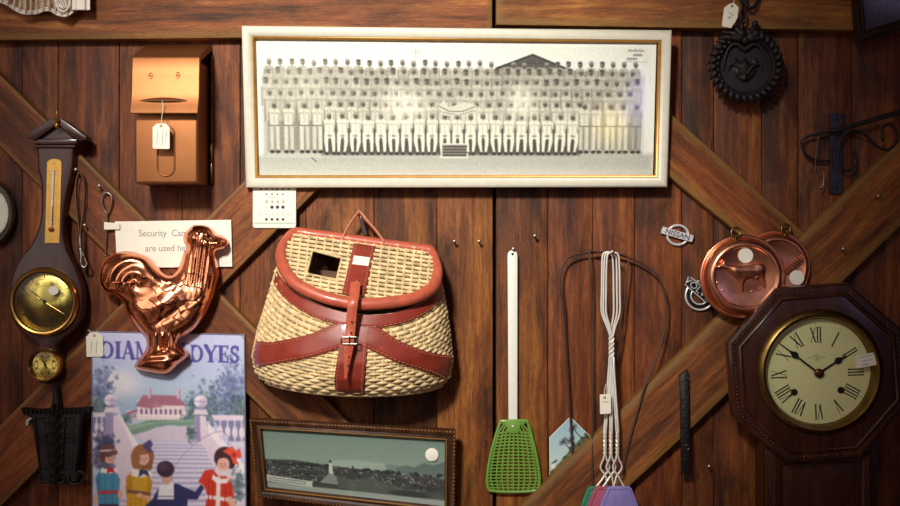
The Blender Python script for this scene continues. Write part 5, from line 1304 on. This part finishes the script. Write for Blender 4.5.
# lawn, drive, steps
cv.poly([(122, 427), (150, 419), (196, 418), (206, 420), (206, 426), (168, 424), (134, 434), (122, 438)], (120, 150, 136)); cv.poly([(126, 424), (190, 418), (205, 420), (160, 421.5), (126, 431)], (150, 176, 150), .8)
cv.poly([(132, 436), (158, 426), (200, 424), (207, 428), (206, 442), (150, 442)], (208, 196, 214))
cv.poly([(148, 441), (207, 441), (236, 536), (92, 536), (110, 500)], (190, 184, 214))
y = 442.0; k = 0
while y < 536:
    hgt = 3.0 + k * .28; cv.poly([(147 - k * 2.2, y), (208 + k * 1.2, y), (208.5 + k * 1.3, y + hgt * .45), (146 - k * 2.3, y + hgt * .45)], (226, 216, 232), .95, .5); cv.line([(146 - k * 2.2, y + hgt * .85), (209 + k * 1.2, y + hgt * .85)], .7, (150, 144, 188), .9); y += hgt; k += 1
# balustrades and piers with ball finials
STN = (222, 206, 222); STD = (156, 140, 184)
cv.poly([(112, 416), (119, 412), (134, 440), (152, 476), (146, 500), (112, 500)], STN); cv.poly([(104, 414), (112, 412), (113, 500), (103, 500)], STD); cv.poly([(118, 414), (136, 441), (152, 474), (149, 478), (132, 446)], (240, 230, 236)); 
cv.poly([(102, 412), (120, 412), (117, 406), (105, 406)], STN); cv.ell(109.5, 399.5, 6.6, 6.2, (232, 218, 226)); cv.ell(112, 401, 4, 4.4, STD, .5, 1.5); cv.line([(103.5, 399.6), (116, 399.6)], .8, STD); cv.poly([(107, 404), (112.6, 404), (114, 407), (105.6, 407)], STD)
cv.poly([(91, 412), (104, 412), (104, 417), (91, 417)], STN); cv.line([(91, 417), (104, 417)], .8, STD); cv.poly([(91, 417), (104, 417), (104, 434), (91, 434)], (120, 124, 160)); cv.poly([(91, 433), (104, 433), (104, 437), (91, 437)], STN)
for x in (95, 100.4): cv.ell(x, 427, 2.1, 5, (230, 216, 228)); cv.line([(x, 417), (x, 434)], 1.3, (220, 206, 224))
cv.poly([(196, 414), (207, 414), (210, 432), (246, 476), (246, 520), (222, 486), (206, 446), (197, 440)], STN); cv.poly([(196, 414), (201, 414), (202, 441), (197, 440)], STD); cv.poly([(209, 420), (246, 464), (246, 476), (210, 432)], (240, 230, 238))
cv.poly([(194, 413), (210, 413), (207.5, 407), (196.5, 407)], STN); cv.ell(202, 399.5, 6.8, 6.4, (232, 220, 228)); cv.ell(204.6, 401, 4, 4.6, STD, .5, 1.5); cv.line([(195.6, 399.4), (208.4, 399.4)], .8, STD); cv.poly([(199, 404.5), (205, 404.5), (206.4, 408), (198, 408)], STD)
cv.poly([(213, 413), (246, 413), (246, 419), (216, 419)], STN); cv.line([(214, 419), (246, 419)], .8, STD); cv.poly([(216, 419), (246, 419), (246, 440), (232, 440)], (128, 130, 166)); cv.poly([(232, 441), (246, 441), (246, 446), (236, 446)], STN)
for x in (222, 229.6, 237, 244): cv.ell(x, 430 + (x - 222) * .05, 2.7, 6.2, (234, 220, 230)); cv.line([(x, 419), (x, 440)], 1.5, (222, 208, 226))
tree(103, 446, 12, 16, 90, ((74, 70, 108), (92, 96, 120), (60, 62, 92)), 10); tree(102, 462, 12, 14, 60, ((84, 78, 110), (98, 104, 120)), 11); tree(192, 432, 5, 10, 26, GR, 12); tree(240, 486, 10, 20, 50, GR, 13)
cv.line(spline([(172, 490), (174, 470), (186, 452), (206, 436), (222, 430), (230, 436), (228, 452), (219, 462), (212, 480)], 5), .7, (150, 130, 156), .8)
SKN = (226, 176, 158)
def face_(x, y, r=5, turn=0):
    cv.ell(x, y, r, r * 1.12, SKN); cv.ell(x + turn - 1.8, y - .2, .6, .6, (70, 50, 70)); cv.ell(x + turn + 1.8, y - .2, .6, .6, (70, 50, 70)); cv.line([(x + turn - 1.2, y + 2.7), (x + turn + 1.2, y + 2.7)], .7, (180, 70, 80)); cv.ell(x - 2.6, y + 1.8, 1.2, .9, (224, 140, 136), .6); cv.ell(x + 2.6, y + 1.8, 1.2, .9, (224, 140, 136), .6)
# boy in a blue tunic
cv.poly([(98, 470), (114, 470), (119, 480), (118, 492), (117.6, 506), (97, 506), (95, 486), (94, 480)], (78, 146, 178)); cv.poly([(94, 478), (98, 472), (99, 490), (96, 494)], (64, 124, 160)); cv.poly([(96.6, 491.5), (118, 491), (118, 494.5), (96.6, 495)], (196, 66, 74)); cv.line([(103, 474), (104, 504)], .8, (60, 116, 152)); cv.line([(111, 474), (111, 504)], .8, (60, 116, 152))
cv.poly([(97, 505), (117.6, 505), (116, 536), (99, 536)], (66, 56, 84)); cv.ell(93.4, 500, 2.4, 6, SKN); cv.ell(119, 495, 2.4, 5, SKN)
cv.poly([(100, 468), (110, 471), (116, 467), (116, 473), (108, 474), (98, 473)], (240, 232, 232)); face_(108, 457.5, 5.6, 1); cv.poly([(106, 468), (112, 468), (113.6, 474), (109.4, 472), (105.6, 474.6)], (200, 44, 54))
cv.ell(106.4, 450.6, 8.2, 6.4, (112, 72, 70)); cv.ell(101, 456, 3.2, 6.4, (104, 66, 66)); cv.line([(99, 451), (114, 450)], 1.6, (226, 214, 226)); cv.ell(112.6, 452.4, 4, 2.6, (120, 80, 72))
# girl in a yellow dress
for k in range(26): t = k / 26 * 2 * PI; cv.ell(142 + 9.4 * math.cos(t), 457 + 10.4 * math.sin(t), 2.6, 2.8, random.choice(((148, 96, 64), (170, 116, 78), (130, 84, 58))), .95, .6)
cv.ell(142, 456, 9.6, 10.6, (150, 98, 66)); cv.ell(135, 462, 4.4, 7, (160, 108, 70)); cv.ell(148.6, 464, 3.6, 7, (140, 88, 60))
cv.poly([(130, 472), (148, 471), (151, 486), (150, 500), (152, 520), (124, 520), (126, 500), (124, 488)], (208, 158, 46)); cv.poly([(125, 478), (131, 472), (132, 492), (126, 496)], (188, 134, 38)); cv.poly([(148, 474), (152, 482), (150, 496), (146, 490)], (188, 134, 38)); cv.poly([(126.6, 490), (150, 493), (150, 496.4), (126, 493.4)], (120, 84, 74)); cv.ell(146, 499, 3.4, 2.8, SKN); cv.ell(139, 496, 3, 2.4, SKN)
for k in range(4): cv.line([(130 + k * 5, 498), (129 + k * 5.4, 520)], .8, (176, 124, 36))
cv.poly([(131, 469), (142, 472), (148, 469), (149, 476), (140, 478), (130, 476)], (240, 230, 226)); face_(143, 458.4, 6, .8); cv.ell(142, 450.6, 8, 4, (156, 104, 68)); cv.ell(137.4, 457, 2.4, 6, (156, 104, 68)); cv.poly([(139, 470), (147, 470), (149, 477), (143, 474), (138, 478)], (58, 58, 96))
cv.poly([(142, 444), (150, 439), (153, 444), (150, 448), (154, 452), (148, 452), (144, 448)], (84, 74, 118))
# boy seen from behind, sailor collar
cv.poly([(152, 500), (158, 489), (168, 484), (178, 484), (186, 488), (196, 492), (202, 484), (205, 488), (198, 500), (188, 500), (186, 536), (154, 536), (154, 508), (146, 514), (143, 508)], (52, 54, 98)); cv.poly([(159, 486), (174, 482), (174, 500), (157, 500)], (232, 226, 230)); cv.line([(158, 497), (174, 497)], .8, (90, 90, 140)); cv.ell(166.6, 478, 5, 7, (206, 158, 146)); cv.ell(165.6, 469, 9, 8.4, (66, 46, 64)); cv.ell(163, 466, 5, 4, (96, 74, 92), .6, 1.5); cv.ell(203.6, 482.4, 2.6, 2.6, SKN); cv.ell(145, 513, 2.6, 2.4, SKN)
# girl in a red dress
cv.poly([(206, 470), (214, 469), (220, 476), (228, 476), (234, 486), (236, 500), (240, 520), (204, 520), (208, 496), (206, 488), (203, 484), (199, 482)], (206, 62, 44)); cv.poly([(218, 476), (222, 477), (221, 520), (216, 520)], (236, 224, 224)); cv.poly([(207, 495), (236, 499), (236, 503), (207, 499)], (236, 224, 224))
for x in (209, 213, 226, 231): cv.line([(x + 1, 478), (x, 519)], .8, (160, 40, 36))
cv.poly([(214, 474), (220, 479), (230, 478), (229, 483), (219, 484), (213, 479)], (240, 230, 228)); cv.ell(233, 503, 3.4, 7, SKN, 1, .5, -.4); cv.ell(238, 510, 3, 4, (230, 200, 180))
for k in range(24): t = k / 24 * 2 * PI; cv.ell(226.6 + 8.8 * math.cos(t), 457 + 8.8 * math.sin(t), 2.4, 2.6, random.choice(((66, 42, 50), (84, 56, 60), (56, 36, 46))), .95, .6)
cv.ell(226.6, 456, 9.2, 8.8, (66, 42, 50)); cv.ell(233, 462, 4, 6.4, (62, 40, 48)); face_(225, 463.6, 6.4, -.6); cv.poly([(217, 458), (221, 452), (230, 452), (233, 458), (226, 457)], (70, 44, 52))
cv.poly([(224, 450), (234, 445), (238, 450), (242, 447), (244, 456), (238, 458), (241, 464), (235, 463), (232, 455)], (226, 84, 66)); cv.ell(236, 454, 2.4, 2.4, (180, 50, 46))
# title: slab serif capitals
cv.blur(2)
INK_ = (84, 78, 152)
def bar(x0, y0, x1, y1): cv.poly([(x0, y0), (x1, y0), (x1, y1), (x0, y1)], INK_, 1, .3)
def glyph(ch, x, y, w, h, th):
    if ch == 'D':
        cv.ell(x + w * .42, y + h / 2, w * .58, h / 2, INK_, 1, .3); cv.poly([(x - 3, y - 1), (x + w * .34, y - 1), (x + w * .34, y + h + 1), (x - 3, y + h + 1)], BG(x), 1, .3); bar(x, y, x + w * .5, y + h); cv.ell(x + w * .44, y + h / 2, w * .3, h / 2 - 1.9, BG(x), 1, .3); cv.poly([(x + th + .6, y + 1.9), (x + w * .46, y + 1.9), (x + w * .46, y + h - 1.9), (x + th + .6, y + h - 1.9)], BG(x), 1, .3); bar(x - .9, y, x + th + 1, y + 1.5); bar(x - .9, y + h - 1.5, x + th + 1, y + h)
    elif ch == 'I': bar(x, y, x + th, y + h); bar(x - 1.2, y, x + th + 1.2, y + 1.5); bar(x - 1.2, y + h - 1.5, x + th + 1.2, y + h)
    elif ch == 'A':
        cv.line([(x + w * .48, y), (x + 1, y + h)], 1.5, INK_); cv.line([(x + w * .5, y + .6), (x + w - 1.4, y + h - .6)], th, INK_); cv.line([(x + w * .25, y + h * .68), (x + w * .74, y + h * .68)], 1.4, INK_); bar(x - 1.2, y + h - 1.4, x + 3, y + h); bar(x + w - 4.4, y + h - 1.4, x + w + 1, y + h)
    elif ch == 'M':
        cv.line([(x + 1.4, y), (x + 1.4, y + h)], 1.5, INK_); bar(x + w - th, y, x + w, y + h); cv.line([(x + 2, y + .6), (x + w * .5, y + h - 1)], 2.6, INK_); cv.line([(x + w - 2, y + .6), (x + w * .5, y + h - 1)], 1.6, INK_); bar(x - 1, y, x + 3, y + 1.4); bar(x - 1, y + h - 1.4, x + 3.6, y + h); bar(x + w - 4, y, x + w + 1, y + 1.4); bar(x + w - 4.4, y + h - 1.4, x + w + 1, y + h)
    elif ch == 'O': cv.ell(x + w / 2, y + h / 2, w / 2, h / 2 + .4, INK_, 1, .3); cv.ell(x + w / 2, y + h / 2, w / 2 - th, h / 2 - 1.5, BG(x), 1, .3)
    elif ch == 'N': cv.line([(x + 1.2, y), (x + 1.2, y + h)], 1.5, INK_); cv.line([(x + w - 1.2, y), (x + w - 1.2, y + h)], 1.5, INK_); cv.line([(x + 1.2, y + .8), (x + w - 1.4, y + h - .8)], th, INK_); bar(x - 1, y, x + 3, y + 1.4); bar(x - 1, y + h - 1.4, x + 3.4, y + h); bar(x + w - 3.4, y, x + w + 1, y + 1.4)
    elif ch == 'Y': cv.line([(x + .8, y + .6), (x + w * .5, y + h * .55)], th, INK_); cv.line([(x + w - .8, y + .6), (x + w * .5, y + h * .55)], 1.7, INK_); bar(x + w / 2 - th / 2, y + h * .5, x + w / 2 + th / 2, y + h); bar(x - 1.4, y, x + 3.4, y + 1.4); bar(x + w - 3, y, x + w + 1.4, y + 1.4); bar(x + w / 2 - 3.2, y + h - 1.4, x + w / 2 + 3.2, y + h)
    elif ch == 'E': bar(x, y, x + th, y + h); bar(x - .9, y, x + w, y + 1.6); bar(x - .9, y + h - 1.6, x + w, y + h); bar(x, y + h * .46, x + w * .72, y + h * .46 + 1.5); bar(x + w - 1.4, y, x + w, y + 4.2); bar(x + w - 1.4, y + h - 4.4, x + w, y + h); bar(x + w * .62, y + h * .34, x + w * .74, y + h * .68)
    elif ch == 'S': cv.line(spline([(x + w - 1.2, y + 4), (x + w * .6, y + 1), (x + 2, y + 2.6), (x + 1.8, y + h * .38), (x + w * .5, y + h * .5), (x + w - 1.6, y + h * .66), (x + w - 2, y + h - 2.2), (x + w * .42, y + h - .9), (x + .9, y + h - 4)], 5), 2.5, INK_); bar(x + w - 1.6, y + .4, x + w - .2, y + 5); bar(x, y + h - 5, x + 1.4, y + h - .2)
def BG(x): 
    j = int((345 - 331) * 2.4); return cv_bg[j]
cv_bg = [tuple(cv.a[j, int(60 * 2.4)]) for j in range(60)]
x = 100.2
for ch, w, g in (('D', 12.5, 2.6), ('I', 3.4, 3.2), ('A', 12, 2.0), ('M', 15, 2.6), ('O', 13, 2.2), ('N', 12.5, 2.6), ('D', 12.5, 0)):
    glyph(ch, x, 339.6, w, 17.6, 3.8); x += w + g
for ch, x, w in (('D', 193, 12), ('Y', 207, 12), ('E', 221.6, 9.4), ('S', 233, 9)): glyph(ch, x, 341.6, w, 17.6, 3.8)
cv.noise(5, 1); cv.blur(1); cv.noise(2.5, 3)
cv.a *= 1.07
cv.mesh('printed_face', quadfn(q, .009, .007, .991, .993, .0002), ps, M['tin'], 'printed lettering and picture in blue and lilac')
b = N(); p = W(243.6, 337.6, .0285); ball(b, p, .0018, sy=.6); ptube(b, [(241, 335.5, .030), (244.6, 339, .030)], .0007, 5); obj('fixing_nail', b, M['nail'], ps)

# ================================================================ camera and light
cam = bpy.data.cameras.new('camera'); co_ = bpy.data.objects.new('camera', cam); COL.objects.link(co_)
co_.location = (0, -D, CZ); co_.rotation_euler = (PI / 2, 0, 0); cam.sensor_fit = 'HORIZONTAL'; cam.sensor_width = 36; cam.lens = 36 * D / (900 * S); cam.clip_start = .05
SC.camera = co_
def area(name, loc, target, sx, sy, power, col, spread=180, shape='RECTANGLE'):
    l = bpy.data.lights.new(name, 'AREA'); l.shape = shape; l.size, l.size_y = sx, sy; l.energy = power; l.color = [float(v) for v in lin(col)]; l.spread = math.radians(spread)
    o = bpy.data.objects.new(name, l); COL.objects.link(o); o.location = loc; o.rotation_euler = (Vector(target) - Vector(loc)).to_track_quat('-Z', 'Y').to_euler(); return o
def spot(name, loc, target, power, col, deg, size):
    l = bpy.data.lights.new(name, 'SPOT'); l.energy = power; l.color = [float(v) for v in lin(col)]; l.spot_size = math.radians(deg); l.spot_blend = 1; l.shadow_soft_size = size
    o = bpy.data.objects.new(name, l); COL.objects.link(o); o.location = loc; o.rotation_euler = (Vector(target) - Vector(loc)).to_track_quat('-Z', 'Y').to_euler()
spot('ceiling_spot', (-.75, -2.7, 2.95), (-.10, 0, 1.64), 540, (255, 249, 238), 33, .2)
area('copper_fill', (-2.0, -2.6, 2.2), (-.3, 0, 1.5), 1.8, 1.6, 7, (255, 246, 236), 120)  # unseen fill light, added for broad highlights on the copper
area('purple_fill', (2.6, -3.4, 2.2), (.6, 0, 1.5), .7, 1.0, 1.6, (196, 190, 255), 120)  # unseen fill light, added for a purple tint on the rear mould
area('yellow_lamp', (.80, -3.2, 1.61), (.3, 0, 1.74), .17, .15, .26, (255, 226, 100), 120, 'ELLIPSE')
area('blue_window', (.94, -3.19, 1.73), (.35, 0, 1.8), .15, .26, .26, (150, 148, 255), 120, 'ELLIPSE')
area('cream_lamp', (.39, -3.23, 1.68), (.15, 0, 1.8), .10, .14, .09, (255, 236, 200), 120, 'ELLIPSE')  # unseen hanging lamp, placed for a cream reflection in the frame's glass
area('white_lamp', (-.20, -3.24, 1.65), (-.1, 0, 1.8), .15, .14, .10, (255, 250, 236), 120, 'ELLIPSE')  # another unseen hanging lamp, placed for its pale reflection in that glass
w = bpy.data.worlds.new('room_glow'); SC.world = w; w.use_nodes = True; nt = w.node_tree; bgn = nt.nodes['Background']
tc = nd(nt, 'ShaderNodeTexCoord').outputs['Generated']; sp_ = nd(nt, 'ShaderNodeSeparateXYZ'); nt.links.new(tc, sp_.inputs[0])
wn_ = noise(nt, tc, 2.6, 3, .6); sky = ramp(nt, wn_, [(.38, (26, 12, 12)), (.5, (66, 38, 34)), (.62, (226, 188, 166))])
mr = nd(nt, 'ShaderNodeMapRange'); mr.inputs[1].default_value = .5; mr.inputs[2].default_value = -.6; nt.links.new(sp_.outputs[0], mr.inputs[0])
nt.links.new(mixc(nt, L4((30, 14, 16)), sky, mr.outputs[0]), bgn.inputs[0]); bgn.inputs[1].default_value = .75
vs = SC.view_settings; SC.display_settings.display_device = 'sRGB'; vs.view_transform = 'Standard'; vs.look = 'None'; vs.gamma = 1; vs.use_curve_mapping = False; vs.exposure = 0.0
